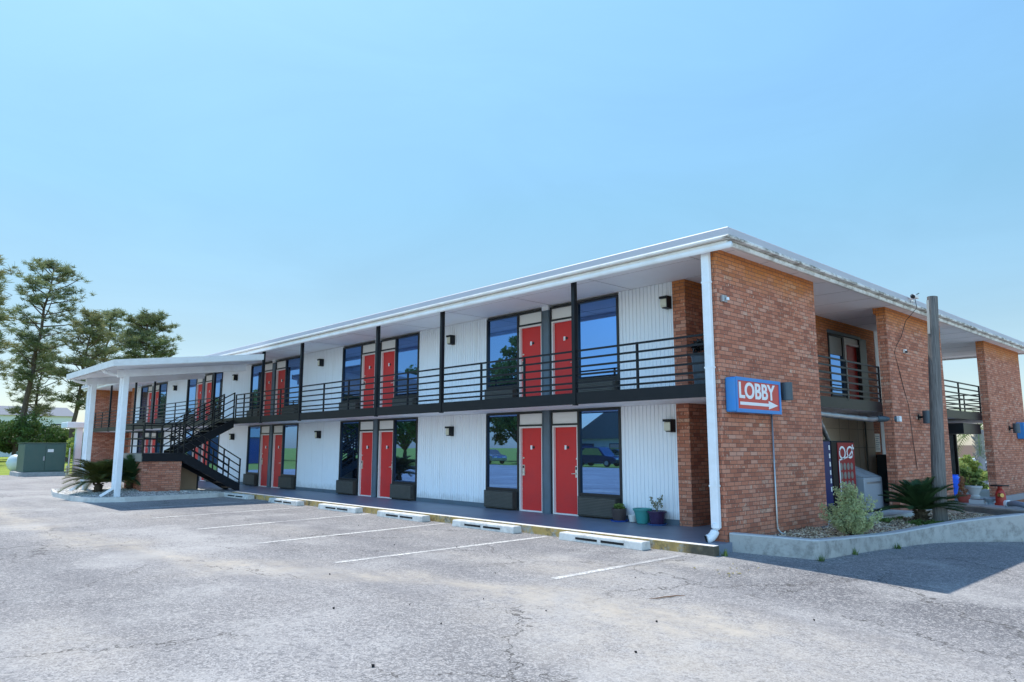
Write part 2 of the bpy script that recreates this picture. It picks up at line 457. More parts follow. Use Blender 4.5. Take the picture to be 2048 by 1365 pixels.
for cx, cy, r, s in [(-.6,-3.3,.9,.55),(2.9,-4.6,1.1,.45),(1.9,-5.6,1.2,.4),(3.4,-3.6,.8,.35),(-1.0,-2.6,.5,.5),(.2,-1.5,.45,.55),(.1,-2.3,.4,.6),(-2.6,-3.5,.5,.3),(-8,-4,1.2,.28),(-13,-5,1.6,.3),(4.2,-6,1.4,.35),(-5.8,-2,.6,.22),(-.9,-9.3,.8,.4)]:
    sand += s*np.exp(-(((X-cx)/(r*1.5))**2+((Y-cy)/(r*.55))**2))
sand = np.clip(sand, 0, 1)
me = bpy.data.meshes.new('parking_lot')
ny_, nx_ = X.shape
V = np.stack([X, Y, Z], -1).reshape(-1, 3)
idx = np.arange(ny_*nx_).reshape(ny_, nx_)
F = np.stack([idx[:-1,:-1], idx[:-1,1:], idx[1:,1:], idx[1:,:-1]], -1).reshape(-1, 4)
# leave out what lies under the building
cxm = V[F].mean(1)
keep = ~((cxm[:,0] > -43) & (cxm[:,0] < -.9) & (cxm[:,1] > 1.2) & (cxm[:,1] < 20))
F = F[keep]
me.from_pydata(V.tolist(), [], F.tolist()); me.update()
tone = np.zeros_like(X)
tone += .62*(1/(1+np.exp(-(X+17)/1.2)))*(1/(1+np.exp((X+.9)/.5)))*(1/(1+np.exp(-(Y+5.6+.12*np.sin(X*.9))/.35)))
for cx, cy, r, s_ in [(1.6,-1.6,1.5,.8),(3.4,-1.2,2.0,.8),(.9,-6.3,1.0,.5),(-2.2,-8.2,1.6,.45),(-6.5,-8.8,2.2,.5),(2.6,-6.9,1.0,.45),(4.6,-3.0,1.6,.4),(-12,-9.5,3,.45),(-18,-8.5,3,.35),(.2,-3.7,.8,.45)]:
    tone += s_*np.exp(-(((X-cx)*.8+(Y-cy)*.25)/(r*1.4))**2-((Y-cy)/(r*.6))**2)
tone += .6*(1/(1+np.exp(-(X-.9)/.4)))*(1/(1+np.exp((X-5.5)/.8)))*(1/(1+np.exp(-(Y+.6)/.6)))  # darker asphalt colour along the drive, painted to deepen the building's shadow
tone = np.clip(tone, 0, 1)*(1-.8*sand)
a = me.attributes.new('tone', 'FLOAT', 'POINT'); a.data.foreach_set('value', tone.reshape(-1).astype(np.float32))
a = me.attributes.new('sand', 'FLOAT', 'POINT'); a.data.foreach_set('value', sand.reshape(-1).astype(np.float32))
me.polygons.foreach_set('use_smooth', [True]*len(me.polygons))
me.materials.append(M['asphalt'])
lot = bpy.data.objects.new('parking_lot', me); COL.objects.link(lot)
tag(lot, 'weathered pale grey asphalt parking lot with cracks and washed sand', 'parking lot', kind='structure')
def ground_strip(a, b, w, lift=.004, n=14):
    m = MB(); a, b = Vector((*a, 0)), Vector((*b, 0)); d = (b-a).normalized(); sd = Vector((-d.y, d.x, 0))*w/2
    for i in range(n):
        p, q = a.lerp(b, i/n), a.lerp(b, (i+1)/n)
        c = [p-sd, p+sd, q+sd, q-sd]
        pts = [(v.x, v.y, gz(v.x, v.y)+lift) for v in c]
        m.quad(pts[0], pts[3], pts[2], pts[1])
    return m
for a, b in [((-.26,-.97),(-.24,-3.9)), ((-3.45,-.70),(-3.36,-5.35)), ((-6.70,-.70),(-6.25,-5.3)), ((-9.88,-.70),(-9.28,-5.25)), ((-12.95,-.70),(-12.45,-5.2)), ((-16.1,-.70),(-15.6,-5.0)),
             ((-30,-27),(-30.5,-31.5)), ((-34,-27),(-34.5,-31.5)), ((-38,-27),(-38.5,-31.5)), ((-42,-27),(-42.5,-31.5)), ((-26,-27),(-26.5,-31.5)), ((-22,-27),(-22.5,-31.5))]:
    ground_strip(a, b, .12 if a[1] > -10 else .14).build('parking_line', M['line'], lot)

# walkway slab and kerb
w = MB(); w.box(-43.6, .06, -.46, 20.6, -.2, 0)
tag(w.build('walkway', M['floor']), 'blue grey painted concrete walkway along the ground floor', 'walkway', kind='structure')
k = MB(); k.box(-19.1, .13, -.62, -.4605, -.32, .004)
tag(k.build('kerb', M['kerb'], bevel=.012), 'worn yellow painted kerb edging the walkway', 'kerb', kind='structure')
# gravel island at the stair
isl = [(-25.4,-4.9),(-23,-5.3),(-19.9,-5.3),(-18.9,-4.95),(-18.5,-4.2),(-18.75,-1.2),(-19.15,-.62),(-25.5,-.62)]
def offset_in(poly, d):
    c = Vector((sum(p[0] for p in poly)/len(poly), sum(p[1] for p in poly)/len(poly)))
    out = []
    for p in poly:
        v = Vector(p)-c; out.append(tuple(c+v*(1-d/v.length)))
    return out
ki = MB(); inn = offset_in(isl, .16); n = len(isl)
for i in range(n-1 + 1):
    j = (i+1) % n
    if i == n-2: continue
    a, b, c, d = isl[i], isl[j], inn[j], inn[i]
    ki.add([(*a,-.3),(*b,-.3),(*b,.0),(*a,.0),(*d,.0),(*c,.0),(*c,-.3),(*d,-.3)], [(0,1,2,3),(3,2,5,4),(4,5,6,7)])
tag(ki.build('island_kerb', M['concrete_lt']), 'pale concrete kerb round the gravel island by the stair', 'kerb', kind='structure')
gi = MB(); gi.add([(*p, -.02) for p in inn] + [(-20.6, -3.6, .15)], [(i, (i+1) % n, n) for i in range(n)])
bmg = bmesh.new(); mm = gi.mesh('g'); bmg.from_mesh(mm)
bmesh.ops.subdivide_edges(bmg, edges=bmg.edges[:], cuts=22, use_grid_fill=True)
for v in bmg.verts: v.co.z += random.uniform(-.012, .022)
bmg.to_mesh(mm); bmg.free(); mm.materials.append(M['white_gravel'])
gob = bpy.data.objects.new('gravel', mm); COL.objects.link(gob)
tag(gob, 'white gravel filling the kerbed island under the stair canopy', 'gravel', kind='stuff')

# ------------------------------------------------------------------ the motel
YW = 1.59; F2 = 2.60; SOF = 5.015; ROOF = 5.236
PAIRS = [-5.68 - 7.61*k for k in range(5)]
XE, XL = -1.69, -40.2          # block ends
FARFIN = -43.15
motel = thing('motel', 'two storey brick motel with red doors, black balcony railings and flat white roof', 'motel')
def part(name, mb, mat, parent=motel, **kw): return mb.build(name, M[mat] if isinstance(mat, str) else mat, parent, **kw)

# brick end piers (each reaches both storeys)
FINS = [(0, 3.83), (7.80, 11.88), (16.22, 20.62)]
for y0, y1 in FINS:
    part('brick_pier', MB().box(-.23, 0, y0, y1, -.7, SOF), 'brick')
for y0, y1 in FINS[:1]:
    part('brick_pier', MB().box(FARFIN, FARFIN+.23, y0, y1, -.2, SOF), 'brick')
# end walls of the room block with brick corner returns
DY0, DY1 = 9.36, 10.78
ew = MB()
ew.box(XE-.2, XE, YW, 8.30, -.1, SOF-.005)
ew.box(XE-.2, XE, 8.30, 10.80, -.1, F2-.165); ew.box(XE-.2, XE, 8.30, 10.80, 4.66, SOF-.005)
ew.box(XE-.2, XE, 8.30, 9.33, F2-.165, 2.86)
ew.box(XE-.2, XE, 10.80, 11.55, -.1, SOF-.005)
ew.box(-2.0, XE-.2, YW, YW+.2, -.1, SOF-.005)
part('end_brick_wall', ew, 'brick')
part('corner_board', MB().box(XE-.2, XE+.012, 11.55, 11.80, 0, SOF-.005), 'white')
ew = MB(); ew.box(XL, XL+.2, YW, 11.7, -.1, SOF-.005); ew.box(XL+.2, XL+.5, YW, YW+.2, -.1, SOF-.005)
part('end_brick_wall', ew, 'brick')
# block core (closes the rooms behind the facade and at the back)
core = MB(); core.box(XL+.25, XE-.25, YW+.22, 11.7, 0, SOF-.008); core.box(XL, -6.5, 11.7, 19.2, 0, SOF-.008)
part('room_block', core, 'panel_white')

# siding bays with real grooves
def siding(x0, x1, z0, z1):
    m = MB(); pitch, gw, gd = .100, .017, .016
    pr = []; x = x0
    while x < x1 - .02:
        e = min(x + pitch - gw, x1)
        pr += [(x, 0), (e, 0)]
        if e < x1: pr += [(e, gd), (min(e+gw, x1), gd)]
        x += pitch
    if pr[-1][0] < x1: pr.append((x1, pr[-1][1]))
    vs = [(a, YW+b, z0) for a, b in pr] + [(a, YW+b, z1) for a, b in pr]; n = len(pr)
    m.add(vs, [(i, i+1, n+i+1, n+i) for i in range(n-1)])
    return m
edges = [(-2.0, PAIRS[0]+2.25)] + [(PAIRS[i]-2.25, PAIRS[i+1]+2.25) for i in range(4)] + [(PAIRS[4]-2.25, XL+.5)]
for hi, lo in edges:
    for z0, z1 in ((.11, 2.438), (F2+.05, SOF)):
        part('siding_panel', siding(lo, hi, z0, z1), 'siding')
    part('baseboard', MB().box(lo, hi, YW-.012, YW+.1, 0, .11), 'slate')
    part('baseboard', MB().box(lo, hi, YW-.012, YW+.1, F2, F2+.05), 'slate')

# one door-and-window bay, built once and copied
def make_bay(zf, head, tr0, upper):
    """returns list of (name, mesh-mb, mat, parent_key) built at pair centre x=0"""
    H = zf
    objs = {}
    def P(key, name, mb, mat, parent=None, **kw):
        o = part(name, mb, mat, objs[parent] if parent else motel, **kw); objs[key] = o
        return o
    top = SOF if upper else 2.438
    P('post', 'door_post', MB().box(-.129, .129, YW-.05, YW+.1, H, top-.004-(.12 if upper else 0)), 'slate')
    pm = MB()
    for xx in (-.1, .1): pm.box(xx-.012, xx+.012, YW-.062, YW-.0505, H, top-.13 if upper else top-.005)
    P('post_rib', 'post_rib', pm, 'slate', 'post')
    if upper: P('bracket', 'post_bracket', MB().box(-.11, .11, YW-.07, YW+.1, SOF-.118, SOF-.003), 'white')
    for s in (-1, 1):
        def bx(m, a, b, y0, y1, z0, z1):
            return m.box(min(s*a, s*b), max(s*a, s*b), y0, y1, z0, z1)
        k = 'r' if s > 0 else 'l'
        # dark head / jamb frame around transom and window
        fr = MB()
        bx(fr, .1295, 2.246, YW-.03, YW+.06, head, head+.045)      # head rail
        bx(fr, .1295, .165, YW-.03, YW+.06, H+.0, head)           # inner jamb
        bx(fr, .165, 1.05, YW-.03, YW+.06, tr0, tr0+.045)          # transom bar
        bx(fr, .985, 1.05, YW-.03, YW+.06, H, tr0)                 # mullion
        bx(fr, .985, 1.05, YW-.03, YW+.06, tr0+.045, head)
        bx(fr, 2.195, 2.246, YW-.03, YW+.06, H, head)              # outer jamb
        bx(fr, 1.05, 2.195, YW-.03, YW+.06, H+.475, H+.53)         # sill
        P(k+'frame', 'window_frame', fr, 'frame')
        P(k+'pane', 'pane', bx(MB(), 1.05, 2.195, YW+.015, YW+.03, H+.53, head), 'glass', k+'frame')
        tp = MB(); bx(tp, .165, .985, YW+.005, YW+.03, tr0+.045, head)
        P(k+'tr', 'transom_panel', tp, 'panel_white')
        # door: recessed red leaf in a pale frame
        D = MB(); bx(D, .205, .945, YW+.06, YW+.10, H+.03, tr0-.04)
        d = P(k+'door', 'door', D, 'red')
        tr = MB(); 
        bx(tr, .165, .205, YW-.012, YW+.10, H, tr0); bx(tr, .945, .985, YW-.012, YW+.10, H, tr0); bx(tr, .205, .945, YW-.012, YW+.10, tr0-.04, tr0)
        bx(tr, .205, .945, YW+.01, YW+.10, H, H+.028)
        P(k+'trim', 'door_frame', tr, 'trim_white', k+'door')
        # lock sits on the window side of each leaf
        lx = .885
        P(k+'lock', 'lock_plate', bx(MB(), lx-.035, lx+.035, YW+.035, YW+.06, H+.86, H+1.12), 'silver', k+'door')
        P(k+'rd', 'card_reader', bx(MB(), lx-.026, lx+.026, YW+.03, YW+.0345, H+1.04, H+1.10), 'frame', k+'door')
        hm = MB(); hm.tube([(s*lx, YW+.034, H+.95), (s*lx, YW-.01, H+.95), (s*(lx-.11), YW-.012, H+.945)], .011, 8)
        P(k+'hd', 'door_handle', hm, 'silver', k+'door', smooth=True)
        P(k+'np', 'number_plate', MB().box(s*.575-.07, s*.575-.015, YW+.048, YW+.0595, H+1.50, H+1.60), 'sign_white', k+'door')
        P(k+'kn', 'knocker', MB().lathe([(0,0),(.034,0),(.034,.014),(.026,.018),(0,.018)], (0,0,0), 14), 'frame', k+'door')
        kn = objs[k+'kn']; kn.location = Vector((s*.575+.035, YW+.0595, H+1.55)); kn.rotation_euler = (R(90),0,0)
        P(k+'ph', 'deadbolt', MB().lathe([(0,0),(.022,0),(.022,.02),(0,.022)], (0,0,0), 12), 'silver', k+'door')
        ph = objs[k+'ph']; ph.location = Vector((s*.89, YW+.0595, H+1.29)); ph.rotation_euler = (R(90),0,0)
        # through-wall air conditioner below the window
        ac = MB(); bx(ac, 1.075, 2.17, YW-.15, YW+.06, H+.04, H+.46)
        bx(ac, 1.055, 2.19, YW-.02, YW+.05, H+.005, H+.475)
        P(k+'ac', 'air_conditioner', ac, 'ac_case')
        gr = MB()
        for q in range(11): bx(gr, 1.09, 2.155, YW-.163, YW-.1505, H+.075+q*.033, H+.098+q*.033)
        P(k+'gr', 'grille', gr, 'grille', k+'ac')
    return [o for o in objs.values() if o.parent == motel]
for upper, zf, head, tr0 in ((False, 0, 2.375, 2.065), (True, F2, 4.91, 4.60)):
    tops = make_bay(zf, head, tr0, upper)
    for o in tops: o.location.x = PAIRS[0] + (o.location.x)
    for px in PAIRS[1:]:
        for o in tops:
            c = copy_tree(o, motel); c.location.x = px + (o.location.x - PAIRS[0])

# balcony slab, black edge band, ceilings
slab = MB(); slab.box(FARFIN+.24, -.27, .03, YW, 2.44, F2); slab.box(XE, -.27, YW, 20.4, 2.44, F2); slab.box(FARFIN+.24, XL, YW, 11, 2.44, F2)
slab.box(-6.5, XE, 11.81, 20.4, 2.44, F2)
part('balcony_slab', slab, 'soffit')
band = MB(); band.box(FARFIN+.235, -.235, -.01, .03, 2.42, 2.655)
part('balcony_band', band, 'black')
for y0, y1 in ((3.835, 7.795), (11.885, 16.215)):
    part('balcony_band', MB().box(-.27, -.235, y0, y1, 2.42, 2.655), 'black')
part('balcony_band', MB().box(-6.5, XE, 20.4, 20.44, 2.42, 2.655), 'black')
# balcony columns (roof to balcony edge)
COLS = [-3.35,-7.85,-10.85,-15.46,-18.42,-23.0,-26.0,-30.65,-33.7,-38.3]
for cxp in COLS:
    part('balcony_column', MB().box(cxp-.043, cxp+.043, -.03, .06, 2.40, SOF), 'black')
# railings, one section between neighbouring columns
RZ = [3.52, 3.355, 3.19, 3.025, 2.86, 2.74]
def rail_section(a, b, axis='x', at=.03, nposts=2, end_posts=(False, False)):
    m = MB()
    for z in RZ:
        if axis == 'x': m.box(a, b, at-.016, at+.016, z-.02, z+.018)
        else: m.box(at-.016, at+.016, a, b, z-.02, z+.018)
    o = part('balcony_railing', m, 'black')
    ts = [(i+1)/(nposts+1) for i in range(nposts)]
    if end_posts[0]: ts.append(.02/abs(b-a))
    if end_posts[1]: ts.append(1-.02/abs(b-a))
    for t in ts:
        p = a+(b-a)*t; q = MB()
        if axis == 'x': q.box(p-.02, p+.02, at-.021, at+.021, 2.60, 3.54)
        else: q.box(at-.021, at+.021, p-.02, p+.02, 2.60, 3.54)
        part('railing_post', q, 'black', o)
xs_ = [-.235] + COLS + [FARFIN+.235]
for i in range(len(xs_)-1):
    a, b = xs_[i+1]+(.05 if i+1 < len(xs_)-1 else 0), xs_[i]-(.05 if i > 0 else 0)
    if a < -21.3 < b:
        rail_section(-20.75, b, nposts=2, end_posts=(True, False)); rail_section(a, -21.9, nposts=1, end_posts=(False, True))
    else:
        rail_section(a, b, nposts=1 if (b-a) < 3.2 and i else 2 if i else 1)
for y0, y1 in ((3.835, 7.795), (11.885, 16.215)):
    rail_section(y0, y1, 'y', -.252, 1, (False, True))
rail_section(-6.4, -.3, 'x', 20.42, 3)

# roof deck, fascia band, drip trim and soffit
RX0, RX1, RY0, RY1 = FARFIN-.47, .474, -.357, 20.95
rf = MB(); rf.box(RX0+.05, RX1-.05, RY0+.05, RY1-.05, 5.06, ROOF-.03)
part('roof', rf, pbr('roof_membrane', (.55,.55,.56), .8, .1, 1))
so_ = part('soffit', MB().box(RX0+.16, RX1-.16, RY0+.16, RY1-.16, SOF, 5.055), 'soffit')
sm = MB()
for q in range(17): sm.box(RX0+.3, RX1-.3, .35+q*1.22, .365+q*1.22, SOF-.004, SOF+.002)
for q in range(14): sm.box(RX1-1.1-q*2.44, RX1-1.085-q*2.44, RY0+.3, YW-.01, SOF-.006, SOF-.002)
part('soffit_seam', sm, pbr('seam', (.55,.53,.54), .7), so_)
# fascia: sloped metal band on all four sides
prof = [(0, 5.045), (-.012, 5.075), (0, 5.10), (.0, ROOF-.02), (.02, ROOF), (.10, ROOF), (.10, 5.045)]
def ring(prof, name, mat):
    m = MB()
    for k in range(4):
        pts = []
        for d, z in prof:
            c = [(RX0+d, RY0+d), (RX1-d, RY0+d), (RX1-d, RY1-d), (RX0+d, RY1-d)]
            pts.append((c[k], c[(k+1) % 4], z))
        n = len(prof)
        vs = [(*p[0], p[2]) for p in pts] + [(*p[1], p[2]) for p in pts]
        m.add(vs, [(i, (i+1) % n, (i+1) % n + n, i+n) for i in range(n)])
    return part(name, m, mat)
ring(prof, 'fascia', 'fascia')
ring([(.105, 4.955), (.085, 4.985), (.085, 5.02), (.105, 5.043), (.17, 5.043), (.17, 4.955)], 'drip_trim', 'fascia')
part('gutter', MB().tube([(RX0+.2, RY0+.135, 4.955), (RX1-.03, RY0+.135, 4.955)], .055, 12), 'white', smooth=True)
# ceiling vent slats seen in the far bay
vt = MB()
for q in range(4): vt.box(-1.1, -.35, 12.6+q*.22, 12.68+q*.22, SOF-.012, SOF-.001)
part('ceiling_vent', vt, 'white')
# pier tops have a thin corbel
part('pier_cap', MB().box(-.28, -.235, 7.76, 8.0, 4.86, SOF-.004), 'brick')

# downspouts
def downspout(x, y, top=4.96, foot=0., dirx=-.0):
    m = MB(); w_ = .15
    m.box(x-w_/2, x+w_/2, y-.09, y+.0, foot+.22, top)
    pts = [(x-.10*(1-math.cos(k*.1745)), y-.045-.145*(1-math.cos(k*.1745)), foot+.05+.25*(1-math.sin(k*.1745))) for k in range(10)]
    m.tube(pts, .072, 14)
    return m
part('downspout', downspout(-.145, -.035), 'white', bevel=.012)
part('spout_mouth_shade', MB().bar((-.25,-.232,.043),(-.253,-.2365,.042), .12, .065, up=(0,1,0)), 'hole')
for z in (.9, 2.9, 4.4): part('downspout_strap', MB().box(-.145-.082, -.145+.082, -.13, -.034, z, z+.03), 'white')
part('downspout', downspout(FARFIN+.0, -.035), 'white', bevel=.012)

# end elevation: upper window and door, lower service recess
fr = MB(); x0 = XE-.05
for a, b, z0, z1 in ((8.30,8.36,2.86,4.62),(9.20,9.30,2.86,4.62),(8.36,9.20,2.86,2.93),(8.36,9.20,4.56,4.62)): fr.box(x0, XE+.03, a, b, z0, z1)
o = part('window_frame', fr, 'frame')
part('pane', MB().box(XE-.04, XE-.02, 8.36, 9.20, 2.93, 4.56), 'glass', o)
part('window_sill', MB().box(XE, XE+.05, 8.32, 9.34, 2.80, 2.86), 'white', o)
part('blind', MB().box(XE-.015, XE-.005, 8.37, 9.19, 4.05, 4.55), pbr('blind_fabric', (.42,.43,.42), .8, .08, 6), o)
d = part('door', MB().box(XE-.10, XE-.06, 9.42, 10.32, F2, 4.40), 'red')
fr = MB(); fr.box(XE-.12, XE+.03, 9.331, 9.42, F2, 4.48); fr.box(XE-.12, XE+.02, 9.42, 10.32, 4.40, 4.47)
part('door_frame', fr, 'trim_white', d)
part('transom_panel', MB().box(XE-.12, XE+.0, 9.33, 10.32, 4.482, 4.61), 'panel_white')
part('lintel', MB().box(XE-.02, XE+.055, 8.28, 10.4, 4.622, 4.70), 'slate')
part('door_jamb', MB().box(XE-.15, XE+.05, 10.325, 10.80, F2, 4.66), 'frame')
bk = MB(); bk.box(XE-.28, XE-.21, 8.2, 10.9, F2, 4.7)
part('door_backing', bk, 'frame')
pn = MB(); pn.box(XE+.005, XE+.04, 7.6, 10.95, .05, 2.42)
po = part('board_panel', pn, 'wood_panel')
sm = MB()
for y in (8.6, 9.2, 9.8, 10.4): sm.box(XE+.0405, XE+.044, y-.008, y+.008, .05, 2.42)
for z in (1.55, 2.05): sm.box(XE+.0405, XE+.043, 7.6, 10.95, z-.006, z+.006)
part('batten', sm, pbr('batten_paint', (.30,.23,.17), .7, .1), po)
part('conduit', MB().tube([(XE+.07, 10.25, .9), (XE+.07, 10.25, 2.43)], .02, 8), 'frame')
# far-side ground floor storefront frames seen through the second opening
sf = MB()
for xx in (-2.2, -3.6, -5.0): sf.box(xx-.05, xx+.05, 20.2, 20.3, 0, 2.42)
sf.box(-5.0, -2.2, 20.2, 20.3, 2.2, 2.42); sf.box(-5.0, -2.2, 20.2, 20.3, 0, .12)
o = part('storefront_frame', sf, 'frame'); part('pane', MB().box(-5.0, -2.2, 20.245, 20.255, .12, 2.2), 'glass_dark', o)
part('awning', MB().box(-1.75, -.3, 14.4, 16.2, 1.98, 2.30), 'frame')

# ------------------------------------------------------------------ wall lamps
def make_lamp():
    t = thing('wall_lamp', 'x', 'wall lamp', (0,0,0), 'wall lamps between the doors')
    m = MB(); m.box(-.02, .10, -.02, 0, -.14, .12); m.box(-.10, .10, -.17, -.0, .075, .125)
    m.box(.084, .10, -.17, -.02, -.12, .075)
    m.box(-.03, .10, -.17, -.02, -.135, -.12)
    m.build('bracket', M['black'], t)
    MB().box(-.085, .082, -.168, -.022, -.118, .072).build('lamp_shade', M['lamp_shade'], t, bevel=.03)
    return t
LX = [-2.12, -9.42, -17.0, -24.68, -32.42]
place = ['beside the brick corner', 'between first and second door pairs from right', 'between second and third door pairs from right', 'between third and fourth door pairs from right', 'between fourth and fifth door pairs from right']
proto = make_lamp(); first = True
for fl, zc in (('upper', 4.57), ('ground', 2.0)):
    for x, pl in zip(LX, place):
        o = proto if first else copy_tree(proto); first = False
        o.location = (x, YW-.001, zc)
        o['label'] = ('black wall lamp, %s floor, %s' % (fl, pl))

# ------------------------------------------------------------------ stair
st = thing('staircase', 'black steel switchback stair rising to the balcony on a brick base', 'staircase', (-20.8, -1.5, 0))
LZ, LY0, LY1 = 1.34, -3.42, -2.1
SX = [-19.75, -20.78, -20.84, -21.87]
def stringer(x, ya, za, yb, zb, d=.30):
    pa, pb = (ya, za), (yb, zb)
    return MB().prism([(ya, za-d*.55), (yb, zb-d*.55), (yb, zb+d*.45), (ya, za+d*.45)], x-.025, x+.025, 'x')
for x in SX[:2]: stringer(x, LY1, LZ-.14, -.08, .09, .32).build('stringer', M['black'], st)
for x in SX[2:]: stringer(x, LY1, LZ-.06, .02, F2-.13, .32).build('stringer', M['black'], st)
nt = 7
for i in range(nt):
    t = (i+.5)/nt
    y = LY1+(-.08-LY1)*t; z = LZ+(0-LZ)*(t)
    MB().box(SX[1]+.03, SX[0]-.03, y-.14, y+.14, z-.02, z+.02).build('tread', M['black'], st)
    y = LY1+(.02-LY1)*t; z = LZ+(F2-LZ)*t
    MB().box(SX[3]+.03, SX[2]-.03, y-.14, y+.14, z-.02, z+.02).build('tread', M['black'], st)
ld = MB(); ld.box(-22.3, SX[0], LY0, LY1, 1.28, LZ); ld.box(SX[0]-.03, SX[0]+.03, LY0, LY1, 1.07, LZ+.002)
ld.build('landing', M['black'], st)
MB().box(-22.3, SX[0]-.035, LY0-.03, LY0-.002, 1.07, 1.335).build('landing_edge', pbr('edge_board', (.30,.27,.23), .7, .1), st)
MB().box(-21.75, SX[0]-.03, LY0+.03, LY1-.04, -.1, 1.068).build('brick_base', M['brick'], st)
cl = MB(); cl.box(-21.4, -20.86, LY1-.03, -1.15, -.05, 1.0)
cb = cl.build('storage_closet', M['frame'], st)
MB().box(-20.86, -20.835, LY1+.08, -1.22, .02, .98).build('closet_door', M['tan'], cb)
def stair_rail(x, ya, za, yb, zb, posts, n=4):
    m = MB()
    for k in range(n):
        h = 1.0 - k*.25
        m.bar((x, ya, za+h), (x, yb, zb+h), .035, .04, up=(1,0,0))
    o = m.build('stair_railing', M['black'], st)
    for t in posts:
        y = ya+(yb-ya)*t; z = za+(zb-za)*t
        MB().box(x-.022, x+.022, y-.022, y+.022, z-.05, z+1.02).build('railing_post', M['black'], o)
for x in SX[:2]: stair_rail(x, LY1, LZ, -.1, .12, (0, .36, .7, 1))
for x in SX[2:]: stair_rail(x, LY1-.1, LZ, .0, F2+.0, (0, .34, .67, 1))
def flat_rail(p, q, posts):
    m = MB()
    for k in range(4):
        h = LZ+1.0-k*.25
        m.bar((*p, h), (*q, h), .035, .04)
    o = m.build('stair_railing', M['black'], st)
    for t in posts:
        a = Vector(p).lerp(Vector(q), t)
        MB().box(a.x-.022, a.x+.022, a.y-.022, a.y+.022, LZ-.1, LZ+1.02).build('railing_post', M['black'], o)
flat_rail((SX[0], LY0), (SX[0], LY1-.1), (0, .93)); flat_rail((-22.28, LY0), (SX[0]-.05, LY0), (0, .5)); flat_rail((-22.28, LY0+.05), (-22.28, LY1), (.5, 1))

# ------------------------------------------------------------------ stair canopy
cp = thing('stair_canopy', 'white sloping canopy roof on paired posts in front of the stair', 'canopy', (-20.4, -3, 0))
CX0, CX1, CY0, CY1 = -23.6, -17.45, -5.03, -.42
def czt(y): return 4.15 + (y-CY0)/(CY1-CY0)*(4.72-4.15)
def slope_slab(x0, x1, y0, y1, lo, hi):
    return MB().add([(x, y, czt(y)+d) for d in (lo, hi) for x, y in ((x0,y0),(x1,y0),(x1,y1),(x0,y1))],
                    [(3,2,1,0),(4,5,6,7),(0,1,5,4),(1,2,6,5),(2,3,7,6),(3,0,4,7)])
slope_slab(CX0, CX1, CY0, CY1, -.03, .015).build('canopy_roof', pbr('canopy_metal', (.66,.66,.68), .5, .1, 2), cp)
slope_slab(CX0+.05, CX1-.05, CY0+.05, CY1-.03, -.19, -.05).build('canopy_soffit', M['white'], cp)
fm = MB()
for m_ in (slope_slab(CX1-.04, CX1+.02, CY0, CY1, -.17, .03), slope_slab(CX0-.02, CX0+.04, CY0, CY1, -.17, .03)): fm.add(m_.v, m_.f)
fm.add(slope_slab(CX0-.02, CX1+.02, CY0-.06, CY0+.0, -.17, .03).v, [(3,2,1,0),(4,5,6,7),(0,1,5,4),(1,2,6,5),(2,3,7,6),(3,0,4,7)])
fm.build('canopy_fascia', M['fascia'], cp)
for x in (-18.95, -23.0):
    MB().add([(xx, y, czt(y)-.20-d) for d in (.24, 0) for xx, y in ((x-.07,CY0+.45),(x+.07,CY0+.45),(x+.07,CY1),(x-.07,CY1))],
             [(3,2,1,0),(4,5,6,7),(0,1,5,4),(1,2,6,5),(2,3,7,6),(3,0,4,7)]).build('canopy_beam', M['white'], cp)
    p = MB(); p.box(x-.08, x+.08, -4.40, -4.24, -.08, czt(-4.3)-.19); p.build('canopy_post', M['white'], cp, bevel=.008)
    d = MB(); d.box(x-.17, x-.085, -4.46, -4.36, .22, czt(-4.4)-.52)
    d.bar((x-.13, -4.41, .26), (x-.22, -4.75, .02), .085, .08)
    zt = czt(-4.4)-.5
    d.tube([(x-.13,-4.41,zt-.02),(x-.12,-4.45,zt+.10),(x-.10,-4.70,zt+.14),(x-.10,-4.93,zt+.20),(x-.10,-5.0,zt+.32)], .055, 10)
    d.build('downspout', M['white'], cp)

# ------------------------------------------------------------------ wheel stops
def make_stop():
    t = thing('wheel_stop', 'x', 'wheel stop', group='wheel stops along the kerb')
    h = .14; prof = [(-.125, 0), (-.108, h-.015), (-.094, h), (.094, h), (.108, h-.015), (.125, 0)]
    MB().prism(prof, -.97, .97, 'x').build('block', M['stop'], t, bevel=.012, clean=True)
    s = MB()
    for a in (-.55, .06):
        y1, y2 = -.1205, -.1155
        s.add([(a,y1-.002,.045),(a+.52,y1-.002,.045),(a+.52,y2-.004,.085),(a,y2-.004,.085),(a,y1+.03,.045),(a+.52,y1+.03,.045),(a+.52,y2+.03,.085),(a,y2+.03,.085)],
              [(0,1,2,3),(7,6,5,4),(0,4,5,1),(1,5,6,2),(2,6,7,3),(3,7,4,0)])
    s.build('drain_slot_shade', M['hole'], t)
    return t
ordn = ['nearest the downspout and brick corner', 'second from the brick corner', 'third from the brick corner', 'fourth from the brick corner', 'fifth from the brick corner', 'in the canopy shadow by the stair foot']
proto = make_stop()
for i, (x, l) in enumerate(zip([-1.99, -5.17, -8.22, -11.2, -14.42, -18.0], ordn)):
    o = proto if i == 0 else copy_tree(proto)
    o.location = (x, -.82, gz(x, -.82)); o.rotation_euler.z = R([-1.2,.5,-.6,.8,-.4,2][i])
    o['label'] = 'white concrete wheel stop, ' + l

